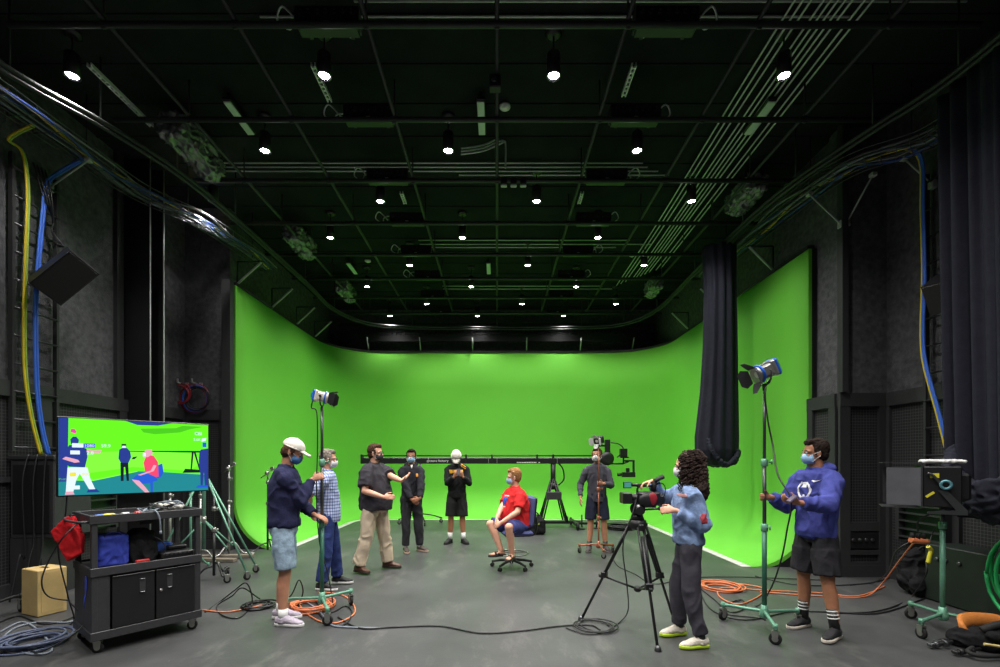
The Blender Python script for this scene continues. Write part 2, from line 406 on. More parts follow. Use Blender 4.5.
# the same grid continues over the camera
for y, xs in ((3.8,[-3.05,-.64,1.84]),(2.6,[-4.4,-1.83,.6,3.04]),(1.4,[-3.05,-.64,1.84]),(.2,[-1.83,.6,3.04])):
    for x in xs: add_light(x, y, 'lit black can pendant downlight overhead in front of the first visible row', 'downlights over the camera')
# lighting connector boxes
M_cbox = mat('connector_box_front', (30,34,32), .45, 0, .1, 12)
def make_cbox():
    t = thing('connector_box', 'x', 'electrical box')
    b = MB(); b.box((0,0,.11),(.6,.16,.15),bev=.006); b.box((0,-.01,.025),(.56,.14,.05),bev=.004); b.build('housing', M_cbox, t, False)
    for k in range(7):
        b = MB(); b.lathe((-.24+.08*k,-.075,.12),(-.24+.08*k,-.10,.12),[(0,.026),(1,.026),(1,.016),(.3,.015)],12); b.build('socket', M_black, t, False)
    b = MB(); b.box((0,-.083,.03),(.05,.003,.014)); b.build('label_plate', M_white, t, False)
    for s in (-1,1):
        b = MB(); b.box((s*.2,.09,.13),(.03,.02,.22)); b.build('hanger', M_black, t, False)
    return t
cb = make_cbox(); f1 = True
for k, y in enumerate(PY):
    for x, sd in ((-1.6,'left'),(1.6,'right')):
        o = cb if f1 else copy_tree(cb); f1 = False
        o.location = (x+(.06 if k%2 else 0), y-.02 + .12, ZP+.02); o['label'] = 'black box of sockets hung %s of centre behind the %s cross pipe' % (sd, ORD[k]); o['group'] = 'socket boxes on the ceiling pipes'
# loose cables from the boxes
for k, y in enumerate(PY[:6]):
    for x, s in ((-1.6,-1),(1.6,1)):
        b = MB(); zz = ZP+.1
        b.tube([(x+s*.28,y+.1,zz),(x+s*.42,y+.05,zz+.12),(x+s*.5,y+.12,zz+.05),(x+s*.38,y+.12,zz-.03),(x+s*.33,y+.2,zz+.12),(x-s*.05,y+.62,zz+.34)],.009,6,6)
        tag(b.build('power_cable', M_cond), 'grey looping cable from the socket box %s of centre on the %s cross pipe' % ('left' if s<0 else 'right', ORD[k]), 'cable', 'grey cable loops at the socket boxes')
# conduits on the deck
CZ = ZC-.04
def conduit(pts, lab, grp, r=.011):
    b = MB(); b.tube(pts, r, 8, 4 if len(pts) > 2 else 0); tag(b.build('conduit', M_cond), lab, 'conduit', grp)
n_ = 0
for y, dz, x0, x1, w in ((4.78,0,-2.4,3.6,'close to the nearest cross pipe, upper'),(4.86,0,-2.6,3.4,'close to the nearest cross pipe, middle'),(4.62,.0,-1.4,4.6,'just before the nearest cross pipe, lower'),(7.12,0,-4.6,2.2,'front one above the third cross pipe'),(7.22,0,-4.2,2.3,'second one above the third cross pipe'),(7.32,0,-4.2,2.5,'third one above the third cross pipe'),(7.42,0,-.6,2.7,'rear one above the third cross pipe'),(9.6,0,-1.6,2.7,'front one above the fifth cross pipe'),(9.78,0,-1.6,3.2,'middle one above the fifth cross pipe'),(9.92,0,-1.6,2.5,'rear one above the fifth cross pipe'),(12.1,0,-1.4,2.7,'front one above the seventh cross pipe'),(12.3,0,-1.4,3.0,'rear one above the seventh cross pipe')):
    conduit([(x0,y,CZ),(x1,y,CZ)], 'thin galvanised conduit running across the ceiling, '+w, 'cross conduits')
for i, x in enumerate((2.90,2.98,3.06,3.18,3.25,3.32,3.39,3.46,3.58,3.66)):
    xe = x+.12
    conduit([(x,2.6,CZ-.02),(x,5,CZ-.02),(xe,9.0+.1*i,CZ-.02),(xe+.02,12.0-.12*i,CZ-.02)], 'galvanised conduit in the long bundle at the right, number %s from its left edge' % ['one','two','three','four','five','six','seven','eight','nine','ten'][i], 'long conduit bundle on the right', .011)
# unlit linear fixtures
M_diff = mat('frosted_diffuser', (205,225,205), .5, 0, .03, 5)
lf = None
for x, y, w in ((-3.3,6.05,'near the left'),(-.2,6.05,'over the middle, nearer one'),(3.36,6.05,'beside the right conduit bundle'),(-3.3,10.75,'far away on the left'),(-.19,10.75,'far away over the middle')):
    if lf is None:
        lf = thing('linear_light', 'x', 'ceiling light')
        q = MB(); q.box((0,0,.05),(.11,.62,.05),bev=.01); q.build('housing', M_can, lf, False)
        q = MB(); q.box((0,0,.018),(.09,.58,.022),bev=.006); q.build('diffuser', M_diff, lf, False); o = lf
        q = MB(); q.box((0,.0,.12),(.02,.5,.09)); q.build('hanger', M_can, lf, False)
    else: o = copy_tree(lf)
    o.location = (x,y,ZC-.17); o['label'] = 'unlit white linear light fixture under the ceiling, '+w; o['group'] = 'unlit linear ceiling fixtures'
# perforated strut drops
for i, (x, y, l) in enumerate(((-1.95,4.95,.5),(1.42,4.95,.42),(-4.3,4.95,.9),(-1.5,7.3,.3),(1.3,7.3,.3))):
    q = MB()
    q.box((x,y+l/2,ZP+.10),(.012,l,.04)); q.box((x+.04,y+l/2,ZP+.10),(.012,l,.04))
    for k in range(int(l/.06)): q.box((x+.02,y+.03+k*.06,ZP+.085),(.04,.02,.012))
    tag(q.build('slotted_strut', M_cond), 'short slotted steel strut on the ceiling grid, %s' % ['left of centre near the front','right of centre near the front','far left front','left of centre by the third cross pipe','right of centre by the third cross pipe'][i], 'strut', 'slotted struts on the grid')
# central cable drop and pale plugs
q = MB()
for o_ in (0,.04,.08): q.tube([(-.5,6.55,ZP+.2+o_),(-.2,6.6,ZP+.28+o_),(.05,6.66,ZP+.42+o_),(.12,6.7,ZP+.46),(.12,6.7,ZP+.1)],.012,6,6)
tag(q.build('cable_bundle', M_cond), 'grey cable bundle draped over the centre of the third cross pipe', 'cable')
for i in range(3):
    t = thing('power_plug', 'pale green tipped hanging plug at the ceiling centre, %s of the three' % ['left','middle','right'][i], 'plug', (.10+.14*i,6.83,ZP-.12), 0, 'plugs hanging at the ceiling centre')
    q = MB(); q.box((.10+.14*i,6.83,ZP-.01),(.09,.06,.1),bev=.01); q.build('plug_body', M_black, t)
    q = MB(); q.box((.10+.14*i,6.83,ZP-.075),(.09,.05,.03),bev=.01); q.build('plug_tip', M_diff, t)
# small camera box on the centre pipe
t = thing('ceiling_camera', 'small black box hanging from the centre pipe near the front', 'camera', (0,5.0,ZP-.2))
q = MB(); q.box((-.02,5.0,ZP-.06),(.12,.1,.14),bev=.01); q.build('camera_housing', M_black, t)
q = MB(); q.lathe((-.03,4.95,ZP-.06),(-.03,4.93,ZP-.06),[(0,.03),(1,.026),(1,.01)],14); q.build('lens', M_dsteel, t)
for i,(x,y) in enumerate(((-2.9,10.6),(.1,6.0),(2.95,10.3))):
    q = MB(); q.lathe((x,y,ZC-.02),(x,y,ZC-.07),[(0,.07),(.5,.07),(1,.03)],16)
    tag(q.build('smoke_detector', M_white), 'small round white smoke detector on the ceiling, %s' % ['far left','near the centre','far right'][i], 'smoke detector', 'smoke detectors')
# plastic-wrapped ceiling units
M_wrap = mat('crinkled_clear_wrap', (120,125,122), .22, .25, .3, 12, 1.0, 14, spec=.9)
for i,(x,y,z,sx,sy,sz) in enumerate(((-4.05,6.3,5.75,.3,.9,.28),(-3.75,9.0,5.75,.3,.8,.26),(-3.7,11.6,5.75,.26,.7,.24),(3.9,7.4,5.75,.3,.7,.24),(3.75,11.3,5.75,.26,.6,.24))):
    t = thing('wrapped_speaker', 'ceiling unit wrapped in crinkled clear plastic, %s' % ['nearest on the left','middle one on the left','farthest on the left','nearer one on the right','farther one on the right'][i], 'wrapped unit', (x,y,z-sz/2), 0, 'plastic wrapped units under the ceiling')
    q = MB(); q.box((x,y,z),(sx*.8,sy*.9,sz*.8),bev=.02); q.box((x,y,z+.2),(.03,.03,.3)); q.build('unit_box', M_black, t)
    q = MB()
    q.box((x,y,z),(sx,sy,sz)); q.ell((x,y+sy*.3,z-sz*.4),(sx*.5,sy*.25,sz*.4),None,12,7)
    organic(q,'plastic_wrap',M_wrap,t,.016,1,.035,(14,8,14),i,.008)
# curved curtain track
def track(name, pts, lab):
    q = MB(); P = smooth_path([V(p) for p in pts],8)
    q.tube(P,.028,8); q.tube([p+V((0,0,-.06)) for p in P],.02,8)
    for p in P[::8]: q.cyl(p,(p.x,p.y,ZC-.005),.01,n=6)
    tag(q.build(name, M_dsteel if 0 else M_pipe), lab, 'curtain track')
track('curtain_track', [(-4.9,3.6,5.38),(-4.75,4.6,5.38),(-4.45,5.3,5.38),(-4.2,6.2,5.38),(-4.1,7.4,5.38),(-4.06,10,5.38),(-4.06,11.8,5.38),(-3.5,13.0,5.38),(-2.4,13.35,5.38),(0,13.4,5.38),(2.4,13.35,5.38),(3.5,13.0,5.38),(4.0,11.8,5.38),(3.98,9.5,5.38),(3.96,7.6,5.38),(4.05,6.4,5.38),(4.3,5.4,5.38),(4.5,4.6,5.38),(4.52,3.0,5.38)], 'black curved curtain track sweeping round under the ceiling')
# black band above cyclorama
q = MB(); q.box((0,13.8,5.55),(9.2,.05,.1)); q.box((0,13.8,5.2),(9.2,.03,.25)); 
for k in range(70): q.box((-4.5+.13*k,13.77,5.33),(.03,.03,.12))
struct('trim_14', q, M_black)
# cyclorama braces
M_br = mat('pale_steel_bracket', (176,180,176), .5, .3, .08, 8)
def bracket(name, p, d, l, h, lab, grp):
    p = V(p); d = V(d).normalized(); t = thing(name, lab, 'bracket', p, 0, grp)
    q = MB(); q.cyl(p,p+V((0,0,h)),.014,n=6); q.build('upright', M_black, t)
    q = MB(); q.cyl(p+V((0,0,h)),p+d*l+V((0,0,h)),.014,n=6); q.build('top_arm', M_black, t)
    q = MB(); q.cyl(p+V((0,0,.02)),p+d*l*.95+V((0,0,h-.01)),.02,n=6); q.build('diagonal_strut', M_br, t)
for i, x in enumerate((-3.7,-2.2,-.7,.85,2.4,3.9)):
    bracket('brace', (x,13.62,ZT+.04), (0,-1,0), .22, .36, 'pale brace on top of the green wall at the back, %s from the left' % ['first','second','third','fourth','fifth','sixth'][i], 'braces on top of the back green wall')
for i, y in enumerate((8.5,9.8,11.0,12.1)):
    bracket('brace', (X0-.02,y,ZT+.04), (1,0,0), .45, .42, 'pale diagonal brace above the left green wall, %s' % ['nearest','second','third','farthest'][i], 'braces above the left green wall')
for i, y in enumerate((7.9,9.8,11.4)):
    bracket('brace', (X1+.02,y,ZT+.04), (-1,0,0), .42, .42, 'pale diagonal brace above the right green wall, %s' % ['nearest','middle','farthest'][i], 'braces above the right green wall')
# cable trays with cables
def tray(path, lab, w=.42, cols=(), grp='', nm='left'):
    P = smooth_path([V(p) for p in path],10); t = thing('cable_tray', lab, 'cable tray', P[len(P)//2], 0)
    q = MB(); side = []
    for i,p in enumerate(P):
        d = (P[min(i+1,len(P)-1)]-P[max(i-1,0)]).normalized(); side.append(V((d.y,-d.x,0)).normalized())
    for o in (-.5,-.25,0,.25,.5): q.tube([p+s*(o*w) for p,s in zip(P,side)],.006,5)
    for o in (-.5,.5): q.tube([p+s*(o*w)+V((0,0,.1)) for p,s in zip(P,side)],.008,5)
    for i in range(0,len(P),2):
        p, s = P[i], side[i]; q.tube([p-s*w*.5+V((0,0,.1)),p-s*w*.5,p+s*w*.5,p+s*w*.5+V((0,0,.1))],.005,5)
    q.build('wire_basket', M_dsteel, t)
    for i in range(6,len(P),16): q = MB(); q.cyl(P[i]+V((0,0,0)),(P[i].x,P[i].y,ZC-.005),.008,n=6); q.build('hanger_rod', M_black, t)
    for j,(m_,cn) in enumerate(cols):
        q = MB(); off = (-.42+.84*j/(len(cols)-1))*w; ph = random.uniform(0,6); z0 = .03+.03*(j%3)
        q.tube([p+s*(off+.05*math.sin(i*.35+ph))+V((0,0,z0+.02*math.sin(i*.5+ph*2))) for i,(p,s) in enumerate(zip(P,side))][::2],.012+.004*(j%2),6)
        tag(q.build('data_cable', m_), '%s cable lying in the %s tray, %s' % (cn, nm, ['against its wall side','second from its wall side','third from its wall side','fourth from its wall side','left of its middle','at its middle','right of its middle','fourth from its room side','third from its room side','second from its room side','against its room side'][j]), 'cable', grp)
C_y = mat('yellow_cable', (215,190,40), .5, 0, .05); C_b = mat('blue_cable', (60,110,215), .5, 0, .05); C_k = mat('black_cable', (28,28,30), .5, 0, .05)
C_w = mat('white_cable', (200,200,198), .5, 0, .05); C_o = mat('orange_cable', (212,122,78), .5, 0, .05); C_g = mat('green_cable', (40,170,95), .45, 0, .05); C_gr = mat('grey_cable', (120,128,140), .5, 0, .05)
C_r = mat('red_cable', (150,40,50), .5, 0, .05)
C_dg = mat('dark_grey_cable', (112,114,118), .5, 0, .05); C_db = mat('dark_blue_cable', (48,78,150), .5, 0, .05)
cc = [(C_k,'black'),(C_dg,'dark grey'),(C_k,'black'),(C_gr,'grey'),(C_db,'dark blue'),(C_k,'black'),(C_dg,'dark grey'),(C_y,'yellow'),(C_k,'black'),(C_db,'dark blue'),(C_dg,'dark grey')]
tray([(-5.2,2.6,5.28),(-5.15,4.2,5.28),(-5.08,5.6,5.28),(-5.0,6.6,5.28),(-4.62,7.3,5.26),(-4.5,8.2,5.28),(-4.46,9.2,5.28)], 'long steel wire cable tray full of cables along the left wall', .34, cc, 'cables in the left tray', 'left')
tray([(5.1,2.6,5.26),(5.08,4.8,5.26),(5.0,5.5,5.26),(4.52,6.0,5.28),(4.36,6.8,5.3),(4.3,8.2,5.3),(4.28,9.6,5.3)], 'long steel wire cable tray full of cables along the right wall', .36, cc, 'cables in the right tray', 'right')
def arm(a, b_, lab):
    t = thing('tray_support_arm', lab, 'bracket', a, 0, 'pale support arms of the cable trays'); a = V(a); b_ = V(b_)
    d = (b_-a).normalized(); u = d.orthogonal().normalized()*.02
    q = MB(); q.cyl(a+u,b_+u,.012,n=6); q.cyl(a-u,b_-u,.012,n=6); q.build('strut', M_br, t)
    q = MB(); q.box(b_,(.07,.07,.05),bev=.008); q.build('clamp', M_br, t)
    q = MB(); q.box(a,(.07,.07,.1),bev=.008); q.build('wall_foot', M_br, t)
arm((-5.55,5.85,4.95),(-5.02,5.8,5.26),'pale diagonal arm propping the left tray above the wall ladder')
arm((4.64,6.36,4.75),(4.3,6.5,5.24),'pale diagonal arm propping the right tray at the wall corner')
arm((4.74,6.40,4.79),(4.78,6.0,5.2),'dull diagonal arm propping the right tray behind the corner')
arm((5.26,5.7,4.9),(5.0,5.8,5.28),'pale diagonal arm propping the right tray next to the big curtain')
# ================= EQUIPMENT =================
M_sgreen = mat('mint_green_hammered_paint', (104,156,132), .4, .25, .1, 30, .2, 120)
M_sgdark = mat('dark_green_tube', (52,104,84), .4, .3, .1, 30)
M_blue = mat('blue_lamp_shell', (38,100,205), .35, .1, .06, 10)
M_cream = mat('cream_lamp_shell', (222,216,200), .4, .1, .06, 10)
M_copper = mat('copper_brown_tube', (150,92,70), .4, .4, .12, 20)
M_silver = mat('cast_aluminium', (165,165,160), .38, .8, .1, 20)
def caster(parent, p, r=.05, m=None, stem=.05, ang=0.0, nm='caster'):
    p = V(p); d = V((math.cos(ang), math.sin(ang), 0)); ax = V((-d.y,d.x,0))
    q = MB(); c = p+V((0,0,r))-d*.0
    q.box(c+V((0,0,r+.012)), (.05,.045,.012), Matrix.Rotation(ang,3,'Z'))
    for s in (-1,1): q.prism([(-.02,0),(.02,0),(.028,r+.012),(-.028,r+.012)], c+ax*(.019*s), d, (0,0,1), .004)
    q.cyl(c+V((0,0,r+.01)), c+V((0,0,r+.012+stem)), .011, n=8)
    o = q.build(nm, M_silver, parent)
    w = MB(); w.lathe(c-ax*.014, c+ax*.014, [(0,.012),(0,r*.8),(.15,r),(.85,r),(1,r*.8),(1,.012)], 20)
    wo = w.build('wheel', M_rubber, o); 
    h = MB(); h.cyl(c-ax*.017, c+ax*.017, r*.5, n=14); h.build('hub', M_silver, o)
def roller_stand(name, label, x, y, a0, rad, heights, mats, group=None, poleX=None, cr=.05):
    """three-legged rolling stand: low column, riser tubes, collars with T-knobs, legs with casters"""
    mc, mr, ml = mats; t = thing(name, label, 'light stand', (x,y,0), 0, group)
    z0 = .16 if cr > .03 else .07
    q = MB(); q.cyl((x,y,z0-.05),(x,y,heights[0]),.021 if cr >= .05 else .014,n=14); q.build('column', mc, t)
    prev = heights[0]
    for i, h in enumerate(heights[1:]):
        q = MB(); q.cyl((x,y,prev-.02),(x,y,h),(.0165-.003*i) if cr >= .05 else .0115-.002*i,n=12); q.build('riser', mr, t)
        q = MB(); q.lathe((x,y,prev-.04),(x,y,prev+.03),[(0,.026),(.1,.03),(.9,.03),(1,.02)],16)
        a = a0+.6+i; q.cyl((x,y,prev),(x+.06*math.cos(a),y+.06*math.sin(a),prev),.006,n=8)
        q.cyl((x+.06*math.cos(a),y+.06*math.sin(a),prev-.022),(x+.06*math.cos(a),y+.06*math.sin(a),prev+.022),.007,n=8)
        q.build('locking_collar', ml, t); prev = h
    q = MB(); q.lathe((x,y,z0-.05),(x,y,z0+.07),[(0,.03),(.1,.042),(.45,.042),(.6,.03),(1,.03)],16); q.build('hub', ml, t)
    for k in range(3):
        a = a0+k*2*PI/3; d = V((math.cos(a),math.sin(a),0)); c = V((x,y,0))
        q = MB(); hz = cr*2+.045
        q.tube([c+d*.03+V((0,0,z0+.01)), c+d*rad*.35+V((0,0,z0+.004)), c+d*rad*.8+V((0,0,hz+.012)), c+d*(rad+.02)+V((0,0,hz+.002))],.0155,8,4)
        q.cyl(c+d*rad+V((0,0,hz-.02)), c+d*rad+V((0,0,hz+.03)),.02,n=12)
        q.build('leg', ml, t); caster(t, c+d*rad, cr, stem=.02, ang=a+1.2)
    return t
# --- the two big green rolling stands held by people, and the one at the right edge
roller_stand('rolling_light_stand','green rolling light stand held by the person in the white cap and navy sweatshirt',-1.78,4.80,R(-62),.37,(.93,1.55,2.10),(M_sgdark,M_dsteel,M_sgreen))
roller_stand('rolling_light_stand','green rolling light stand held by the person in the blue hoodie',2.47,4.36,R(-107),.37,(.95,1.55,2.24),(M_sgdark,M_dsteel,M_sgreen))
roller_stand('rolling_light_stand','green rolling light stand carrying the big square lamp near the right edge',4.06,4.30,R(-155),.37,(.98,1.12),(M_sgreen,M_dsteel,M_sgreen))
roller_stand('rolling_light_stand','copper brown rolling light stand held by the person in the grey henley',1.70,7.90,R(-88),.33,(.62,1.1,1.80),(M_copper,M_copper,M_copper),cr=.04)
# --- fresnel lamp heads
def lamp_head(label, p, d, s, shell, trim, doors=4, door_m=None, open_a=50):
    p = V(p); d = V(d).normalized(); t = thing('studio_lamp', label, 'studio lamp', p)
    side = d.cross(V((0,0,1))).normalized(); up = side.cross(d)
    c = p+V((0,0,.17*s)); M = Matrix((d,side,up)).transposed()
    q = MB()
    q.box(c-d*.02*s, (.17*s,.16*s,.16*s), M, bev=.03*s); q.box(c-d*.085*s,(.06*s,.19*s,.19*s),M,bev=.02*s)
    q.lathe(c+d*.04*s, c+d*.12*s, [(0,.085*s),(1,.095*s),(1,.08*s),(.7,.02)], 20)
    for k in range(5): q.box(c-d*(.05-.02*k)*s+up*.084*s,(.009*s,.13*s,.014*s),M)
    q.build('lamp_housing', shell, t)
    q = MB(); q.box(c-d*.115*s,(.05*s,.2*s,.2*s),M,bev=.02*s); q.torus(c+d*.07*s,d,.098*s,.014*s,24,8)
    q.tube([c-d*.13*s+up*.06*s, c-d*.17*s+up*.03*s, c-d*.17*s-up*.03*s, c-d*.13*s-up*.06*s],.008*s,6,4)
    q.build('lamp_trim', trim, t)
    q = MB(); q.lathe(c+d*.09*s, c+d*.105*s,[(0,.078*s),(.6,.06*s),(1,.01)],18); q.build('lens', mat('lamp_glass',(235,235,225),.1,0,0), t)
    q = MB()
    q.tube([c+side*.1*s, c+side*.115*s-up*.02*s, p+side*.1*s+V((0,0,.035*s)), p+V((0,0,.012*s)), p-side*.1*s+V((0,0,.035*s)), c-side*.115*s-up*.02*s, c-side*.1*s],.010*s,6,3)
    q.cyl(p-V((0,0,.05*s)),p+V((0,0,.03*s)),.02*s); q.cyl(c+side*.09*s,c+side*.14*s,.02*s,n=10)
    q.build('yoke', M_black, t)
    for k in range(doors):
        a = k*PI/2; rd = side*math.cos(a)+up*math.sin(a); tg = -side*math.sin(a)+up*math.cos(a)
        o = c+d*.125*s+rd*.085*s; e = (d*math.cos(R(open_a))+rd*math.sin(R(open_a)))
        q = MB(); w0 = .08*s; w1 = (.1 if k%2==0 else .055)*s; L_ = .13*s
        q.prism([(-w0,0),(w0,0),(w1*1.15,L_*.6),(w1*.7,L_),(-w1*.7,L_),(-w1*1.15,L_*.6)], o, tg, e, .003)
        q.build('barn_door', door_m or M_plast, t)
    return t
lamp_head('blue and cream studio lamp on the stand held by the person in the white cap',(-1.78,4.80,2.11),(.97,.1,-.2),.6,M_cream,M_blue,4,M_plast,25)
lamp_head('blue and grey studio lamp with open barn doors on the right hand stand',(2.47,4.36,2.25),(-.9,-.05,-.42),.8,M_silver,M_blue,4,M_dgrey,50)
lamp_head('small black and white lamp above the head of the person in the grey henley',(1.70,7.90,1.81),(-.7,-.7,-.25),.6,M_black,M_black,4,M_white,55)
def cord(label, pts, m, r=.007, grp=None, sub=8):
    q = MB(); q.tube(pts, r, 7, sub); return tag(q.build('cable', m), label, 'cable', grp)
cord('black cord running from the right hand light stand to the hand of the hoodie wearer',[(2.55,4.42,2.32),(2.44,4.30,2.2),(2.47,4.31,1.95),(2.50,4.28,1.7),W(778,475,4.1),W(791,500,3.97),W(787,530,4.0),W(781,560,4.1),W(770,590,4.3),G(757,606,.012),G(735,600,.012)],C_k,.007)
cord('black cord hanging along the left hand light stand',[(-1.86,4.79,2.2),(-1.88,4.78,2.1),(-1.82,4.765,2.05),(-1.81,4.76,1.7),(-1.82,4.76,1.2),(-1.84,4.9,.7),(-1.8,5.0,.4),(-1.75,5.05,.02)],C_k,.006)
# --- television cart
u = V((math.cos(R(52)),math.sin(R(52)),0)); v = V((-u.y,u.x,0))
FL = V((-3.24,3.77,0)); CW, CD = .785, .56
cart = thing('media_cart','black metal rolling cart with two doors and open shelves carrying the television','cart',FL+u*CW/2+v*CD/2)
MR = Matrix((u,v,V((0,0,1)))).transposed()
def cb_(q, a, b_, z, d, bev=.004): q.box(FL+u*a+v*b_+V((0,0,z)), d, MR, bev=bev); return q
q = MB()
for a, b_ in ((.02,.02),(CW-.02,.02),(.02,CD-.02),(CW-.02,CD-.02)): q = cb_(MB(),a,b_,.62,(.04,.04,.98)); q.build('corner_post', M_dgrey, cart)
q = MB(); cb_(q,CW/2,CD/2,1.075,(CW+.02,CD+.02,.012)); cb_(q,CW/2,0,1.085,(CW+.03,.02,.07)); cb_(q,CW/2,CD,1.085,(CW+.03,.02,.07)); cb_(q,0,CD/2,1.085,(.02,CD,.07)); cb_(q,CW,CD/2,1.085,(.02,CD,.07)); q.build('top_tray', M_dgrey, cart)
q = MB(); cb_(q,CW/2,CD/2,.665,(CW,CD,.012)); cb_(q,CW/2,0,.66,(CW+.02,.02,.07)); cb_(q,CW/2,CD,.66,(CW+.02,.02,.07)); cb_(q,0,CD/2,.66,(.02,CD,.07)); cb_(q,CW,CD/2,.66,(.02,CD,.07)); q.build('middle_shelf', M_dgrey, cart)
q = MB(); cb_(q,CW/2,CD/2,.13,(CW,CD,.012)); cb_(q,CW/2,0,.145,(CW+.02,.02,.07)); cb_(q,0,CD/2,.145,(.02,CD,.07)); cb_(q,CW,CD/2,.145,(.02,CD,.07)); cb_(q,CW/2,CD,.145,(CW+.02,.02,.07)); q.build('bottom_shelf', M_dgrey, cart)
q = MB(); cb_(q,0.004,CD/2,.4,(.01,CD,.5)); cb_(q,CW-.004,CD/2,.4,(.01,CD,.5)); cb_(q,CW/2,CD-.004,.4,(CW,.01,.5)); cb_(q,.07,.006,.4,(.10,.008,.46)); cb_(q,CW-.05,.006,.4,(.06,.008,.46)); q.build('side_panel', M_dgrey, cart)
for i, (a0, a1) in enumerate(((.13,.425),(.435,.735))):
    q = MB(); cb_(q,(a0+a1)/2,-.002,.395,(a1-a0,.012,.42)); cb_(q,(a0+a1)/2,-.012,.608,(a1-a0,.012,.006)); d = q.build('door', M_plast, cart)
    hx = a1-.09 if i == 0 else a0+.10
    q = MB(); cb_(q,hx,-.010,.50,(.045,.008,.12)); h = q.build('handle', M_frame, d)
    q = MB(); cb_(q,hx,-.016,.50,(.025,.006,.10)); q.build('handle_recess', M_can, d) if False else None
    q = MB(); cb_(q,hx,-.018,.555,(.035,.012,.008)); cb_(q,hx,-.018,.445,(.035,.012,.008)); q.build('handle_edge', M_dsteel, d)
    if i == 1:
        q = MB(); c = FL+u*(a0+.035)+V((0,0,.43)); q.lathe(c-v*.005,c-v*.022,[(0,.012),(.8,.012),(1,.006)],12); q.build('lock', M_steel, d)
for a, b_ in ((.05,.05),(CW-.05,.05),(.05,CD-.05),(CW-.05,CD-.05)): caster(cart, FL+u*a+v*b_, .042, stem=.02, ang=R(20) if b_ < .2 else R(60))
q = MB(); q.tube([FL+v*.03+V((0,0,1.07)),FL-u*.07+v*.03+V((0,0,1.07)),FL-u*.1+v*CD*.5+V((0,0,1.07)),FL-u*.07+v*(CD-.03)+V((0,0,1.07)),FL+v*(CD-.03)+V((0,0,1.07))],.010,8,4); q.build('push_handle', M_dgrey, cart)
# --- television
TL = W(57,415,4.03); BL = W(57,497,4.03); TRt = W(209,425,4.90); BRt = W(209,491,4.90)
tc_ = (TL+BL+TRt+BRt)/4; tu = V(((TRt-TL).x,(TRt-TL).y,0)).normalized(); TW = 1.165; TH = .695; tn = V((tu.y,-tu.x,0))
tv = thing('television','large flat screen television on the cart showing the green screen shoot','television',tc_-V((0,0,TH/2)))
MT = Matrix((tu,-tn,V((0,0,1)))).transposed()
q = MB(); q.box(tc_-tn*.03,(TW,.05,TH),MT,bev=.006); q.box(tc_-tn*.07,(TW*.6,.06,TH*.6),MT,bev=.02); q.build('cabinet', M_plast, tv)
def em(name, c, s=1.0):
    m = mat('screen_'+name, c, .3, 0, 0, emit=s); m.node_tree.nodes['Principled BSDF'].inputs['Base Color'].default_value = (.01,.01,.01,1); m.node_tree.nodes['Principled BSDF'].inputs['Specular IOR Level'].default_value = .1; return m
q = MB(); q.box(tc_-tn*.12-V((0,0,.15)),(.30,.04,.9),MT); q.box(tc_-tn*.12+tn*.12-V((0,0,.6)),(.10,.45,.03),MT); q.build('screen_post', M_black, cart)
q = MB(); q.box(tc_-tn*.002,(TW-.02,.006,TH-.02),MT); q.build('bezel', M_plast, tv)
SW, SH = TW-.024, TH-.024; LAY = [0]
def spoly(q, pts, mi, lay):
    q.cur = mi; q.prism([((x-.5)*SW,(y-.5)*SH) for x,y in pts], tc_+tn*(.003+lay*.0006), tu, (0,0,1), .0008)
SCM = [em('green',(96,232,24),1.15),em('teal',(28,140,150),.9),em('navy',(38,60,150),.9),em('blue',(36,92,215),.95),em('white',(225,240,255),1.0),em('red',(240,70,110),1.0),em('dark',(12,30,44),.8),em('skin',(235,170,190),.95),em('greendark',(72,200,24),1.0),em('lime',(122,240,55),1.15),em('yellow',(235,225,60),1.0),em('magenta',(235,60,170),1.0)]
q = MB()
spoly(q,[(0,0),(1,0),(1,1),(0,1)],0,0)
spoly(q,[(.12,.27),(.45,.36),(.85,.30),(.95,.42),(.9,.55),(.5,.6),(.15,.55)],9,1)
spoly(q,[(0,0),(1,0),(1,.23),(.62,.29),(.48,.30),(.2,.18),(0,.2)],1,2)
spoly(q,[(0,.2),(.2,.18),(.48,.295),(.48,.31),(.2,.20),(0,.225)],9,3)
spoly(q,[(0,.18),(.05,.18),(.055,1),(0,1)],2,3)
spoly(q,[(.4,1),(.72,1),(.62,.955),(.48,.95)],2,3)
spoly(q,[(.5,.90),(.75,.93),(.8,.97),(.96,.97),(.85,.92),(.78,.87),(.6,.83),(.52,.85)],8,1)
# boom and its tripod
spoly(q,[(.43,.585),(.95,.60),(.95,.575),(.43,.575)],6,4)
for xx in ((.87,.885,.86),(.885,.90,.93)): spoly(q,[(xx[0],.58),(xx[1],.58),(xx[2]+.01,.30),(xx[2],.30)],6,4)
spoly(q,[(.80,.27),(.95,.27),(.95,.31),(.82,.33)],6,4)
spoly(q,[(.45,.5),(.48,.51),(.46,.47),(.44,.47)],6,4)
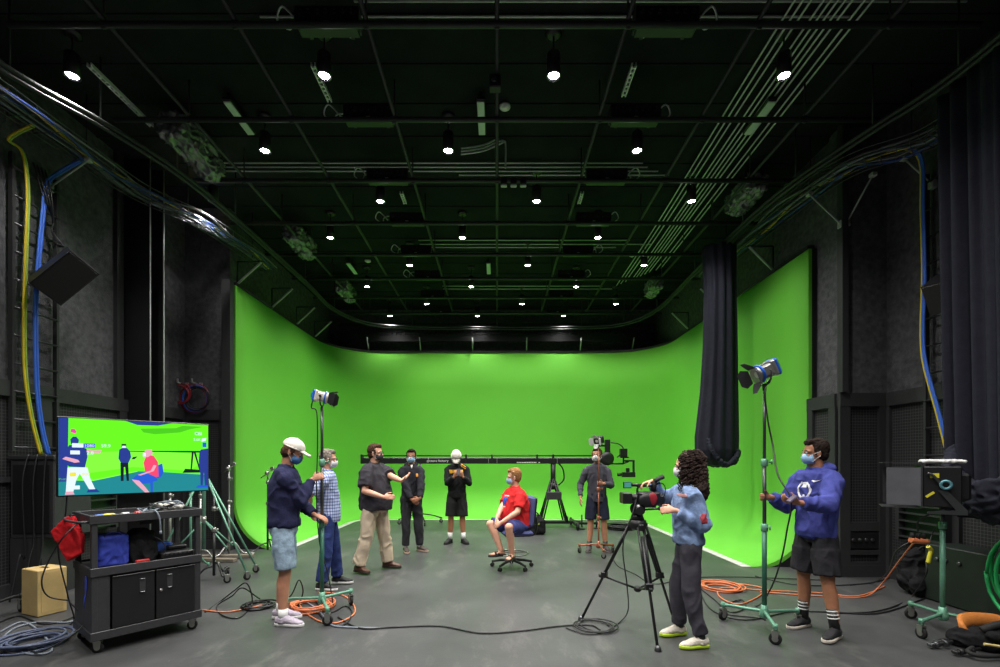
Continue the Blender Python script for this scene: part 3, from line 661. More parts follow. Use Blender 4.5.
# man at left : head, shirt, arms, trousers, shoes
spoly(q,[(.065,.72),(.07,.66),(.11,.66),(.115,.72),(.10,.76),(.08,.76)],2,5)
spoly(q,[(.03,.55),(.02,.45),(.06,.37),(.15,.36),(.165,.5),(.16,.6),(.12,.655),(.06,.65)],2,5)
spoly(q,[(.16,.56),(.24,.55),(.25,.59),(.2,.585),(.16,.6)],7,6)
spoly(q,[(.02,.47),(.09,.42),(.12,.43),(.11,.46),(.04,.50)],7,6)
spoly(q,[(.05,.36),(.04,.05),(.08,.02),(.10,.2),(.12,.28),(.18,.05),(.215,.05),(.18,.22),(.165,.36)],4,5)
spoly(q,[(.16,.03),(.24,.03),(.22,.07),(.17,.07)],2,6); spoly(q,[(.035,.01),(.09,.01),(.08,.05),(.04,.05)],7,6)
# man in dark, middle
spoly(q,[(.375,.63),(.405,.63),(.405,.68),(.375,.68)],6,5); spoly(q,[(.377,.625),(.404,.625),(.402,.655),(.379,.655)],4,6)
spoly(q,[(.36,.6),(.355,.48),(.37,.42),(.42,.42),(.437,.5),(.43,.58),(.41,.625),(.38,.625)],2,5)
spoly(q,[(.367,.42),(.37,.17),(.388,.17),(.39,.36),(.398,.36),(.408,.17),(.423,.17),(.418,.42)],6,5)
# seated man and chair
spoly(q,[(.615,.38),(.65,.41),(.66,.28),(.64,.21),(.61,.2)],3,5); spoly(q,[(.565,.17),(.585,.17),(.585,0),(.57,0)],3,5)
spoly(q,[(.53,.30),(.52,.42),(.535,.50),(.56,.53),(.59,.52),(.62,.43),(.625,.22),(.56,.21)],5,6)
spoly(q,[(.52,.50),(.515,.55),(.535,.60),(.575,.61),(.585,.55),(.57,.53),(.55,.50)],7,7); spoly(q,[(.515,.51),(.535,.51),(.535,.56),(.515,.56)],4,8)
spoly(q,[(.435,.18),(.48,.26),(.53,.29),(.60,.22),(.62,.17),(.56,.13),(.5,.12)],3,7)
spoly(q,[(.44,.19),(.47,.12),(.53,0),(.56,0),(.53,.08),(.49,.17)],7,8); spoly(q,[(.48,.25),(.5,.24),(.59,.30),(.61,.38),(.59,.39),(.57,.31)],7,8)
# man at right edge
spoly(q,[(.955,.66),(.985,.66),(.985,.73),(.955,.73)],3,5); spoly(q,[(.93,.57),(.94,.62),(1,.64),(1,.28),(.93,.3),(.925,.45)],2,5); spoly(q,[(.935,.3),(.94,.06),(.955,.06),(.965,.27),(.975,.06),(1,.06),(1,.3)],2,5); spoly(q,[(.90,.04),(1,.04),(1,.07),(.92,.08)],3,6)
spoly(q,[(.945,.74),(.98,.76),(.985,.8),(.95,.79)],4,6)
# overlay boxes
spoly(q,[(.075,.62),(.145,.62),(.145,.675),(.075,.675)],4,9); spoly(q,[(.065,.53),(.12,.53),(.12,.58),(.065,.58)],4,9); spoly(q,[(.14,.62),(.21,.62),(.21,.675),(.14,.675)],3,9)
spoly(q,[(.065,.245),(.095,.245),(.1,.27),(.095,.295),(.065,.295),(.06,.27)],10,9); spoly(q,[(.055,.075),(.12,.075),(.12,.125),(.055,.125)],4,9); spoly(q,[(.065,.82),(.095,.80),(.1,.83),(.09,.86),(.07,.86)],11,9)
q.cur = 0; q.build('screen_picture', SCM, tv)
def st(txt, x, y, s, m):
    text_mesh(txt, s, tc_+tn*.0105+tu*(x-.5)*SW+V((0,0,(y-.5)*SH)), tu, (0,0,1), m, 'screen_text', tv, .0003)
st('1080',.175,.645,.035,SCM[4]); st('59.9',.275,.645,.04,SCM[4]); st('2.8',.18,.55,.04,SCM[4]); st('CBI',.92,.86,.045,SCM[4]); st('5.6K',.91,.77,.035,SCM[4]); st('800',.155,.27,.035,SCM[10])
# --- things on the cart
def cp(a, b_, z): return FL+u*a+v*b_+V((0,0,z))
ZT1 = 1.081; ZM = .672
q = MB(); q.torus(cp(.14,.12,ZT1+.02),(0,0,1),.028,.018,20,8); tag(q.build('tape_roll', mat('yellow_tape',(225,205,50),.5)), 'small yellow tape roll on the top of the cart', 'tape roll')
q = MB(); q.box(cp(.33,.10,ZT1+.022),(.05,.05,.044),MR,bev=.01); tag(q.build('small_box', mat('red_plastic',(190,45,40),.4)), 'small red box on the top tray of the cart', 'box')
q = MB(); q.cyl(cp(.22,.1,ZT1+.02),cp(.27,.12,ZT1+.02),.02); tag(q.build('marker_tube', M_white), 'short white tube beside the red box on the cart', 'tube')
q = MB(); q.cyl(cp(.06,.2,ZT1+.015),cp(.16,.24,ZT1+.015),.015); tag(q.build('pen', mat('blue_plastic',(70,110,190),.4)), 'small blue tool lying at the left of the cart top', 'tool')
q = MB(); q.box(cp(.52,.28,ZT1+.035),(.12,.06,.05),MR,bev=.015); tag(q.build('plug_adapter', mat('green_plastic',(40,110,80),.4)), 'dark green adapter among the cables on the cart top', 'adapter')
q = MB(); q.box(cp(.62,.30,ZT1+.05),(.22,.16,.07),MR,bev=.03); organic(q,'paper_bag',mat('crumpled_grey_sheet',(190,188,180),.7,0,.1,8,.6,30),tag(thing('crumpled_sheet','crumpled pale grey sheet on the cart top under the television','sheet',cp(.62,.30,ZT1)),None),.008,2,.012,(20,20,20),3)
q = MB(); q.box(cp(.1,.12,ZT1+.008),(.16,.08,.014),MR,bev=.003); tag(q.build('clip_board', M_dsteel), 'flat grey metal plate at the front left of the cart top', 'plate')
for i in range(5):
    pts = [cp(.40+.08*math.cos(a*1.3+i)+.05*i, .2+.09*math.sin(a*1.7+i*2), ZT1+.02+.018*i+.014*math.sin(a*3)) for a in [k*.6 for k in range(14)]]
    tag(cord('', pts, [C_k,C_gr,C_k,C_k,C_gr][i], .006), 'tangled %s cable on the cart top, %s' % (['black','grey','black','black','grey'][i], ['leftmost and lowest','second from the left','in the middle of the tangle','right of the middle','rightmost and topmost'][i]), 'cable', 'tangled cables on the cart top')
t = thing('cooler_bag','blue fabric cooler bag standing on the middle shelf of the cart','bag',cp(.16,.16,ZM))
q = MB(); q.box(cp(.16,.18,ZM+.135),(.21,.20,.27),MR,bev=.02); organic(q,'bag_body',fabric('royal_blue_nylon',(52,66,160),.1,.5,20,.6),t,.009,2,.006,(14,14,14),2)
q = MB(); q.tube([cp(.10,.09,ZM+.24),cp(.12,.08,ZM+.285),cp(.2,.08,ZM+.285),cp(.22,.09,ZM+.24)],.006,6,4); q.build('bag_strap', mat('navy_strap',(36,44,120),.7), t)
t = thing('drawstring_bag','black cloth drawstring bag on the middle shelf beside the blue bag','bag',cp(.38,.22,ZM))
q = MB(); q.loft([q.ring(cp(.38,.22,ZM+z),u,v,r1,r2,16) for z,r1,r2 in ((.004,.12,.1),(.06,.125,.11),(.14,.115,.1),(.21,.09,.07),(.25,.10,.05),(.28,.08,.03))])
organic(q,'bag_body',fabric('black_bag_cloth',(30,30,32)),t,.009,2,.014,(16,16,10),5)
q = MB(); q.tube([cp(.44,.14,ZM+.22),cp(.50,.1,ZM+.18),cp(.53,.08,ZM+.1),cp(.50,.08,ZM+.02)],.005,6,4); q.build('drawstring', C_k, t)
q = MB(); q.box(cp(.34,.05,ZM+.004),(.26,.07,.006),MR); tag(q.build('paper_stack', M_white), 'white papers at the front edge of the middle cart shelf', 'paper')
q = MB(); q.box(cp(.35,.04,ZM+.023),(.10,.035,.03),MR,bev=.006); tag(q.build('red_case', mat('red_plastic',(190,45,40),.4)), 'small red case with white label on the papers on the cart shelf', 'case')
t = thing('control_console','low black console on the right of the middle cart shelf','console',cp(.63,.16,ZM))
q = MB(); q.box(cp(.63,.18,ZM+.035),(.26,.22,.06),MR,bev=.012); q.box(cp(.66,.24,ZM+.085),(.16,.12,.04),MR,bev=.012); q.build('console_body', M_plast, t)
q = MB()
for k in range(6): q.box(cp(.54+.035*k,.065,ZM+.045),(.018,.006,.012),MR)
q.build('buttons', M_dsteel, t)
q = MB(); q.box(cp(.56,.3,ZM+.07),(.18,.12,.12),MR,bev=.03); organic(q,'cloth',mat('blue_cloth',(50,90,175),.8,0,.1),thing('folded_cloth','folded bright blue cloth behind the console on the cart shelf','cloth',cp(.56,.3,ZM)),.009,2,.01,(16,16,16),4)
q = MB(); p0 = cp(-.07,.36,1.08)
q.loft([[p0+V((-.035,0,.01)),p0+V((.03,0,.02)),p0+V((.035,.03,.02)),p0+V((-.03,.03,.01))],[p0+V((-.16,-.0,-.11)),p0+V((.04,-.01,-.06)),p0+V((.05,.05,-.06)),p0+V((-.15,.05,-.11))],[p0+V((-.10,0,-.22)),p0+V((.09,0,-.16)),p0+V((.09,.05,-.16)),p0+V((-.09,.05,-.22))],[p0+V((-.02,.0,-.36)),p0+V((.1,.0,-.29)),p0+V((.1,.03,-.29)),p0+V((-.01,.03,-.36))]])
tt = thing('red_pouch','bright red fabric pouch hanging from the left corner of the cart top','pouch',p0-V((0,0,.36)))
organic(q,'pouch_body',fabric('red_nylon',(205,36,42),.08,.4,20,.6),tt,.007,3,.004,(12,12,12),1)
q = MB(); q.tube([p0+V((0,.01,.0)),p0+V((.0,.01,.03)),p0+V((.02,.03,.02))],.006,6,3); q.build('hang_loop', M_black, tt)
q = MB(); pb = cp(0,.12,.62)-u*.012
q.prism([(-.012,0),(.012,0),(.018,-.1),(.0,-.16),(-.016,-.1)], pb, v, (0,0,1), .004); q.tube([pb+V((0,0,-.14)),pb-u*.01+V((0,0,-.2)),pb-u*.004+v*.02+V((0,0,-.26))],.003,5,4)
tag(q.build('blue_ribbon', mat('blue_ribbon',(50,80,215),.6)), 'bright blue tape strip hanging on the left side of the cart', 'ribbon')
q = MB(); q.tube([cp(.36,.1,ZT1+.03),cp(.42,-.01,ZT1+.05),cp(.45,-.04,ZT1-.02),cp(.46,-.03,ZT1-.13)],.007,6,6); q.cyl(cp(.46,-.03,ZT1-.13),cp(.463,-.03,ZT1-.16),.010); tag(q.build('cable', C_gr), 'grey cable hanging over the front edge of the cart top', 'cable')
cord('black cable drooping from the cart to the floor beside the plywood box',[cp(-.02,.3,1.05),cp(-.15,.25,.9),(-3.95,4.1,.55),(-4.0,4.2,.36),(-3.85,4.25,.3),(-3.7,4.1,.32),(-3.45,3.95,.2),(-3.6,3.75,.05),(-3.9,3.9,.012),(-4.1,4.0,.012)],C_k,.006)
cord('black cable hanging from the television down to the floor',[tc_-tu*.5-V((0,0,.1))-tn*.1,tc_-tu*.52-V((0,0,.5))-tn*.05,(-3.95,4.25,.75),(-4.0,4.4,.3),(-4.05,4.5,.012),(-4.3,4.4,.012)],C_k,.006)
# --- plywood box
c0 = V((-4.66,4.86,0)); rb = R(-22); t = thing('plywood_box','pale plywood box standing on the floor left of the cart','wooden box',c0,rb)
M_ply = mat('pale_plywood', (205,178,120), .6, 0, .12, 6, .15, 40)
q = MB(); q.box((0,0,.235),(.29,.24,.46),bev=.006); q.build('box_body', M_ply, t, False)
q = MB(); q.box((0,0,.4665),(.12,.035,.003)); q.build('hand_slot', mat('slot_dark',(60,45,30),.8), t, False)
for s in (-1,1): q = MB(); q.box((s*.1465,0,.235),(.003,.18,.40)); q.build('inset_face', mat('plywood_face',(196,168,112),.6,0,.15,5), t, False)
# --- cable coils on the floor
def coil(name, lab, c, R_, r, turns, m, grp=None, ax=None, jit=.03, sq=1.0, cat='cable coil'):
    q = MB(); c = V(c); pts = []; n = int(turns*14); rnd = random.Random(int(abs(c.x)*997+abs(c.y)*131))
    ph = rnd.uniform(0,6)
    for k in range(n+1):
        a = 2*PI*k/14; tq = k/n; rr = R_*(1-.12*math.sin(tq*9+ph))+jit*math.sin(a*.37+ph)
        cx = jit*math.sin(tq*15+ph); cy = jit*math.cos(tq*11+ph); zz = r+ (r*1.5*turns*.45)*(.5+.5*math.sin(tq*PI*turns*.31))
        p = V((cx+rr*math.cos(a), (cy+rr*math.sin(a))*sq, zz))
        if ax == 'X': p = V((zz*.8, p.x, p.y))       # standing in the YZ plane
        if ax == 'Y': p = V((p.x, -zz*.8, p.y))
        pts.append(c+p)
    q.tube(pts, r, 6, 2); return tag(q.build(name, m), lab, cat, grp)
coil('cable_coil','blue grey cable coil on the floor at the bottom left', (-3.92,4.0,0), .20,.010,8,mat('slate_cable',(84,94,118),.5,0,.05))
tag(MB().box((-3.66,4.14,.12),(.06,.05,.04),bev=.01).build('velcro_tie', mat('red_plastic',(190,45,40),.4)),'small red tie on the blue grey cable coil','cable tie')
coil('cable_coil','orange extension cord coil at the foot of the left light stand', (-1.98,5.0,0), .20,.0075,9,C_o)
coil('cable_coil','black cable coil beside the white-capped person\'s shoes', (-2.55,5.05,0), .14,.008,5,C_k)
coil('cable_coil','black cable coil on the floor under the camera tripod', (.92,4.42,0), .17,.007,3,C_k)
coil('cable_coil','orange cord coil on the floor behind the person in the denim jacket', (2.75,5.80,0), .22,.0075,6,C_o)
coil('cable_coil','black cable coil lying at the back behind the person in the grey henley', (2.85,10.9,0), .28,.014,9,C_k)
def fl(pts, r=.008): return [G(x,y,r+.002) if not isinstance(x,V) else x for x,y in pts]
cord('orange cord loop lying in front of its coil on the right',fl([(700,583),(740,584),(765,590),(741,604),(720,597),(722,588),(760,590),(820,593),(858,596),(885,586)]),C_o,.0075)
cord('orange cord rising to the power splitter on the right hand stand',fl([(760,592),(820,596),(862,597)])+[G(880,586,.1),W(900,560,5.0),W(912,545,4.55),W(918,541,4.4)],C_o,.0075)
cord('long black cable across the floor in the foreground',fl([(338,617),(360,628),(395,627),(440,626),(480,633),(520,631),(560,626),(590,625),(600,630)]),C_k,.008)
cord('black cable from the camera down to the coil under the tripod',[W(637,497,4.3),W(633,512,4.25),W(623,545,4.2),W(627,585,4.2),G(628,610,.1)]+fl([(620,622),(604,632),(586,634),(566,628)]),C_k,.006)
cord('thin black cable winding on the floor behind the tripod',fl([(612,556),(618,566),(635,574),(655,584),(690,578),(740,577),(820,580)]),C_k,.006)
cord('black cable squiggling on the floor left of the right hand stand',fl([(700,588),(715,600),(730,612),(745,608),(742,600),(728,604),(722,613),(760,618),(765,620)]),C_k,.007)
cord('second black cable running under the right hand stand',fl([(700,592),(712,610),(745,620),(790,612),(830,612),(880,613),(925,598)]),C_k,.007)
cord('black floor cable running along the right side to the back wall',fl([(755,576),(800,585),(860,584),(890,578)]),C_k,.007)
cord('orange cord on the floor between the cart and the left light stand',fl([(203,610),(225,612),(245,609),(262,605)]),C_o,.008)
cord('black cable looping up from the floor beside the cart',fl([(205,612),(222,600)])+[G(235,590,.2),G(246,583,.3),G(252,596,.12)]+fl([(250,608),(238,618),(222,615),(217,606)])+[G(232,596,.12),G(243,588,.25)]+fl([(262,600),(285,606)]),C_k,.007)
cord('black cable looping between the two people at the left stand',fl([(284,602)])+[G(292,594,.15),G(299,580,.3),G(303,592,.15)]+fl([(297,606),(286,612)]),C_k,.007)
cord('orange cord curling round the foot of the left light stand',fl([(318,592),(338,594),(350,600),(355,612),(340,622),(322,622),(305,612),(298,602)]),C_o,.0075)
cord('black cable twisting round the foot of the left light stand',fl([(315,601),(330,612),(345,606),(352,612),(345,624),(330,624),(318,612)]),C_k,.008)
cord('grey cable leaving the foot of the left light stand',fl([(300,598),(318,610),(330,624),(345,627),(380,628)]),C_gr,.008)
cord('grey floor cable at the bottom left edge',fl([(0,640),(15,628),(40,622),(70,622),(90,612),(110,606)]),C_gr,.009)
cord('black floor cable at the bottom left below the plywood box',fl([(0,622),(20,616),(45,624),(75,616),(95,600)]),C_k,.008)
cord('second grey floor cable at the bottom left edge',fl([(0,632),(22,622),(40,632),(52,650),(30,654),(5,646)]),C_gr,.009)
# --- left wall : cable ladder, hanging cables, speaker, rack
t = thing('cable_ladder','black vertical cable ladder fixed to the left wall','cable ladder',(-5.52,5.65,1.65))
for y in (5.38,5.92):
    q = MB(); q.box((-5.53,y,3.38),(.05,.035,3.4)); q.build('side_rail', M_frame, t)
for k in range(11):
    q = MB(); q.cyl((-5.51,5.38,1.72+.32*k),(-5.51,5.92,1.72+.32*k),.012,n=8); q.build('rung', M_dsteel, t)
def wallcable(lab, x, ys, m, r=.02):
    q = MB(); q.tube(([(x+(.28 if x < 0 else -.2),ys[0][0],ys[0][1]+.16)] if ys[0][1] > 5 else [])+[(x,a,z) for a,z in ys],r,8,6); return tag(q.build('hanging_cable', m), lab,'cable')
for i,(dy,m_,cn) in enumerate(((0,C_y,'yellow'),(.026,mat('lime_cable',(150,180,70),.5),'lime green'))):
    wallcable('%s cable hanging down the ladder on the left wall' % cn, -5.44, [(5.25+dy,5.15),(5.40+dy,5.1),(5.46+dy,4.7),(5.44+dy,4.0),(5.42+dy,3.2),(5.43+dy,2.6),(5.5+dy,2.1),(5.62+dy,1.64)], m_, .012)
for i,dy in enumerate((0,.03)):
    wallcable('bright blue cable hanging down the left wall ladder, %s of two' % ['nearer','farther'][i], -5.43, [(5.85+dy,5.15),(5.68+dy,4.9),(5.62+dy,4.4),(5.55+dy,3.6),(5.54+dy,3.0),(5.56+dy,2.4),(5.62+dy,1.95),(5.70+dy,1.64)], C_b, .014)
t = thing('equipment_rack','black equipment cabinet against the left wall below the cable ladder','rack cabinet',(-5.15,5.62,.72))
q = MB(); q.box((-5.29,5.62,1.13),(.5,.5,.9),bev=.01); q.build('cabinet', M_dgrey, t)
q = MB(); q.box((-5.29,5.62,1.60),(.53,.53,.05),bev=.008); q.build('lid', M_dsteel, t)
q = MB(); q.box((-5.29,5.365,1.13),(.42,.012,.78),bev=.003); q.build('door', M_plast, t)
q = MB(); q.box((-5.36,5.6,.34),(.36,.46,.68)); q.build('plinth', M_frame, t)
for i in range(3):
    wallcable('thin black cable hanging down in front of the left cabinet, %s' % ['left one','middle one','right one'][i], -5.12-.1*i, [(5.36,1.64),(5.33-.02*i,1.3),(5.32,.9-.2*i),(5.3-.02*i,.5),(5.15,.02)],C_k,.008)
def vent(lab, x, y0, y1, z0, z1, s, n=5):
    t = thing('slatted_panel', lab, 'wall panel', (x,(y0+y1)/2,z0))
    q = MB(); q.box((x+s*.01,(y0+y1)/2,(z0+z1)/2),(.02,y1-y0,z1-z0)); q.build('back_plate', mat('green_lit_tint_metal',(30,62,34),.5,.1), t)  # plate coloured green for the green light falling on the slats
    for k in range(n):
        q = MB(); z = z0+.05+(z1-z0-.1)*k/(n-1); q.box((x+s*.06,(y0+y1)/2,z),(.08,y1-y0-.04,.018)); q.build('slat', M_dsteel, t)
    for y in (y0,y1):
        q = MB(); q.box((x+s*.05,y,(z0+z1)/2),(.1,.04,z1-z0)); q.build('side_frame', M_frame, t)
vent('panel of horizontal metal rails on the left wall behind the cart', X_L+.07, 5.98, 6.75, .62, 1.2, 1)
vent('panel of horizontal metal rails, tinted as green-lit, on the right wall behind the big lamp', X_R-.07, 5.45, 6.05, .56, 1.06, -1)
def speaker(lab, c, yaw, pitch, sz=(.34,.36,.56), roll=0.0):
    t = thing('loudspeaker', lab, 'loudspeaker', c); Mx = Matrix.Rotation(yaw,3,'Z') @ Matrix.Rotation(pitch,3,'Y') @ Matrix.Rotation(roll,3,'X'); c = V(c)
    q = MB()
    w, d, h = sz; vs = [V(p) for p in ((d/2,-w/2,-h/2),(d/2,w/2,-h/2),(-d/2,w/3,-h/2),(-d/2,-w/3,-h/2))]
    q.loft([[c+Mx@p for p in vs],[c+Mx@(p+V((0,0,h))) for p in vs]],smooth=False); q.build('speaker_box', M_plast, t)
    q = MB(); q.box(c+Mx@V((d/2+.006,0,0)),(.012,w*.94,h*.95),Mx,bev=.004); q.build('grille', M_can, t)
    q = MB(); q.tube([c+Mx@V((-d/2,0,.1)),c+Mx@V((-d/2-.12,0,.2)),c+Mx@V((-d/2-.12,0,.2))+V((0,0,.02))],.02,6,2); q.build('wall_bracket', M_black, t)
    return t
speaker('black loudspeaker tilted down high on the left wall beside the ladder',(-5.12,5.55,3.76),R(-35),R(30),roll=R(-32))
speaker('black loudspeaker tilted down high on the right wall beside the big curtain',(5.02,5.3,3.45),R(205),R(35),(.24,.28,.36))
for i in range(4):
    q = MB(); q.tube([(-5.5,5.6+.05*i,5.1),(-5.42+.03*i,5.65,4.7),(-5.4,5.75,4.5-.05*i),(-5.3,5.62,4.3),(-5.2+.02*i,5.6,4.1)],.009,6,6); tag(q.build('speaker_cable', C_k), 'black cable drooping to the left wall loudspeaker, %s' % ['outermost','second','third','innermost'][i],'cable','cables drooping to the left loudspeaker')
q = MB(); q.box((-5.57,5.16,4.35),(.06,.16,.14),bev=.01); tag(q.build('junction_box', M_dsteel),'small grey junction box high on the left wall','junction box','junction boxes on the left wall')
q = MB(); q.box((-5.57,5.16,3.35),(.06,.16,.14),bev=.01); tag(q.build('junction_box', M_dsteel),'small grey junction box on the left wall below the other one','junction box','junction boxes on the left wall')
for i,(dx,m_,cn) in enumerate(((-5.35,C_r,'dark red'),(-5.31,C_b,'blue'),(-5.27,C_k,'black'),(-5.55,C_r,'red and black'))):
    coil('cable_coil','%s cable coil hanging on a hook on the left return wall' % cn, (dx,8.36-.02*i,2.67 if i<3 else 2.75), .24-.02*i if i<3 else .16,.009,4,m_,'coils hanging on the left return wall','Y',.02)
for x in (-5.55,-5.3):
    q = MB(); q.cyl((x,8.44,2.92),(x,8.2,2.94),.014,n=8); q.cyl((x,8.2,2.94),(x,8.2,3.0),.014,n=8); q.box((x,8.45,2.92),(.06,.02,.1)); tag(q.build('cable_hook', M_steel),'steel hook on the left return wall, %s' % ('left one' if x < -5.4 else 'right one'),'hook','hooks on the left return wall')
# right wall cable and ladder
t = thing('cable_ladder','black vertical cable ladder on the right wall partly behind the curtain','cable ladder',(5.22,5.45,1.2))
for y in (5.2,5.75):
    q = MB(); q.box((5.23,y,3.1),(.05,.035,3.9)); q.build('side_rail', M_frame, t)
for k in range(12):
    q = MB(); q.cyl((5.21,5.2,1.3+.33*k),(5.21,5.75,1.3+.33*k),.012,n=8); q.build('rung', M_dsteel, t)
for i,(dy,m_,cn) in enumerate(((.0,C_b,'thick blue'),(.024,C_b,'second blue'),(.044,C_y,'yellow green'))):
    wallcable('%s cable hanging down the right wall beside the curtain' % cn, 5.12, [(5.68+dy,5.2),(5.66+dy,4.6),(5.64+dy,3.8),(5.66+dy,3.1),(5.62+dy,2.7),(5.45+dy,2.1),(5.32+dy,1.6)], m_, .012)
# --- curtains
M_cur = fabric('black_stage_curtain',(38,39,50),.12,.3,30,.85)
def curtain(lab, cx, cy, secs, nf, depth, seed, tie=None, nm='stage_curtain'):
    rnd = random.Random(seed); t = thing(nm, lab, 'curtain', (cx,cy,secs[-1][0])); q = MB(); n = nf*10; rs = []
    ph = [rnd.uniform(.7,1.3) for _ in range(nf)]
    for z, rx, ry, ox, fd in secs:
        rr = []
        for k in range(n):
            a = 2*PI*k/n; f = k/10; i = int(f)%nf; w = math.cos((f-int(f))*2*PI)*ph[i]*depth*fd
            rr.append(V((cx+ox+(rx+w)*math.cos(a), cy+(ry+w)*math.sin(a), z+ (.01*math.sin(a*5+seed)))))
        rs.append(rr)
    # denser vertical interpolation
    out = []
    for i in range(len(rs)-1):
        for k in range(6):
            tt = k/6; out.append([a*(1-tt)+b_*tt for a,b_ in zip(rs[i],rs[i+1])])
    out.append(rs[-1]); q.loft(out[::-1]); q.build('curtain_cloth', M_cur, t)
    return t
t = curtain('black curtain bundle tied up and hanging over the right side of the green wall',3.92,8.3,[(5.32,.27,.2,-.02,1),(4.6,.25,.2,0,1),(3.6,.27,.2,0,1),(2.8,.30,.22,-.02,1),(2.0,.35,.26,-.06,1),(1.75,.35,.27,-.06,.8),(1.6,.30,.24,-.05,.6),(1.5,.2,.16,-.03,.4),(1.46,.08,.08,-.02,.2)],11,.022,3)
q = MB()
for k in range(4): q.tube([(3.62+.03*k,8.1,1.95-.05*k),(3.66,8.0,1.72),(3.85,7.98,1.52-.01*k),(4.05,8.02,1.56+.02*k),(4.18,8.15,1.75)],.035,8,5)
organic(q,'gathered_hem',M_cur,t,.012,3,.012,(14,14,14),2)
def drape(lab, pts, z0, z1, lam, amp, seed, skew=0):
    t = thing('stage_curtain', lab, 'curtain', (pts[0][0],pts[0][1],z0)); P = smooth_path([V((x,y,0)) for x,y in pts],30); q = MB()
    rows = []; rnd = random.Random(seed); N = len(P)
    ph = 0; phs = []
    for i in range(N): ph += (P[i]-P[i-1]).length/lam*2*PI*(1+.3*math.sin(i*.11+seed)) if i else 0; phs.append(ph)
    for j in range(25):
        tz = j/24; z = z1+(z0-z1)*tz; row = []
        for i in range(N):
            d = (P[min(i+1,N-1)]-P[max(i-1,0)]).normalized(); s_ = V((d.y,-d.x,0))
            a = amp*(.6+.4*math.sin(phs[i]*.23))*(.8+.5*tz)
            row.append(P[i]+s_*(a*math.sin(phs[i]+.4*math.sin(tz*3+i*.02)))+V((skew*tz*(1-i/N),0,z)))
        rows.append(row)
    n=N; vs = [p for r_ in rows for p in r_]; fs = [(j*n+i,j*n+i+1,(j+1)*n+i+1,(j+1)*n+i) for j in range(24) for i in range(n-1)]
    q.add(vs, fs); o = q.build('curtain_cloth', M_cur, t); m = o.modifiers.new('thick','SOLIDIFY'); m.thickness = .006
    return t, P
tcur,_ = drape('tall black stage curtain hanging at the right edge, its lower part knotted',[(4.62,4.92),(4.58,4.7),(4.54,4.3),(4.5,3.9),(4.5,3.4),(4.5,2.9)],1.0,5.33,.16,.07,2,.12)
q = MB()
for k in range(6): q.tube([(4.66,4.82,1.5+.04*k),(4.52-.02*k,4.6,1.38),(4.42,4.45,1.2+.03*k),(4.4,4.3,1.12+.04*k),(4.42,4.1,1.22+.03*k),(4.5,3.9,1.4)],.055,8,5)
q.ell((4.48,4.38,1.2),(.13,.24,.15)); q.ell((4.5,4.2,1.08),(.09,.2,.10))
organic(q,'curtain_knot',M_cur,tcur,.014,3,.02,(9,9,12),6)
t = thing('floor_socket_box','dark green low metal box against the right wall under the curtain','wall box',(5.0,4.9,0))
q = MB(); q.box((5.04,4.93,.32),(.38,.85,.62),bev=.01); q.build('box_body', mat('dark_green_black_metal',(20,31,24),.55,0,.1), t)
for y in (5.2,5.1,4.95):
    q = MB(); q.lathe((4.85,y,.48),(4.835,y,.48),[(0,.024),(1,.022),(1,.01)],12); q.build('socket', M_silver if y==4.78 else M_dsteel, t)
# green cable coil hanging at the right edge
for i in range(5):
    coil('cable_coil','thick green cable loop hanging at the right edge, %s of five' % ['outermost','second','third','fourth','innermost'][i], (4.60+.035*i,4.05,.52), .40-.045*i,.015,2,C_g,'green cable loops at the right edge','X',.015)
t = thing('coil_hook','black post with hook holding the green cable loops','hook post',(4.9,4.05,0))
q = MB(); q.cyl((4.9,4.05,0),(4.9,4.05,1.0),.03); q.cyl((4.9,4.05,.92),(4.58,4.05,.90),.014,n=8); q.cyl((4.9,4.05,.0),(4.9,4.05,.02),.14,n=18); q.build('post', M_black, t)
# --- big square lamp at right
BX = V((4.02,4.30,1.33)); d = V((-.8,.55,0)).normalized(); sd = V((-d.y,d.x,0)); Mx = Matrix((d,sd,V((0,0,1)))).transposed()
t = thing('studio_softlight','large black square studio lamp with flat barn doors on the green stand at right','studio lamp',(BX.x,BX.y,1.1))
q = MB(); q.box(BX,(.26,.34,.36),Mx,bev=.01); q.box(BX-d*.16,(.08,.22,.24),Mx,bev=.02); q.build('lamp_housing', M_plast, t)
q = MB(); q.box(BX+d*.135+sd*.0,(.012,.36,.38),Mx); q.build('front_frame', M_dsteel, t)
q = MB(); q.box(BX+d*.26-sd*.14,(.24,.006,.34),Mx); q.build('barn_door', M_dgrey, t)
q = MB(); q.box(BX+d*.27+V((0,0,.215)),(.28,.34,.006),Matrix.Rotation(0,3,'Z')@Mx); q.build('barn_door', M_dgrey, t)
q = MB(); q.box(BX+d*.27-V((0,0,.195)),(.28,.34,.006),Mx); q.build('barn_door', M_dsteel, t)
q = MB(); q.box(BX+d*.26+sd*.17,(.24,.006,.34),Mx); q.build('barn_door', mat('grey_door',(92,93,98),.5), t)
ns = -sd if (-sd).y < 0 else sd
q = MB(); q.tube([BX+ns*.185,BX+ns*.19+d*.06+V((0,0,.10)),BX+ns*.19+d*.1+V((0,0,.12))],.012,6,3); q.prism([(-.03,-.03),(.03,-.03),(.16,-.2),(.1,-.22)],BX+ns*.185,-d,(0,0,1),.006)
q.prism([(.1,-.2),(.16,-.2),(.16,-.24),(-.1,-.24),(-.1,-.22)],BX+ns*.185,-d,(0,0,1),.01); q.build('yoke', M_dsteel, t)
q = MB(); q.torus(BX+ns*.20-d*.02+V((0,0,.02)),ns,.034,.012,20,6); q.build('tilt_knob', mat('teal_knob',(95,150,160),.4,.2), t)
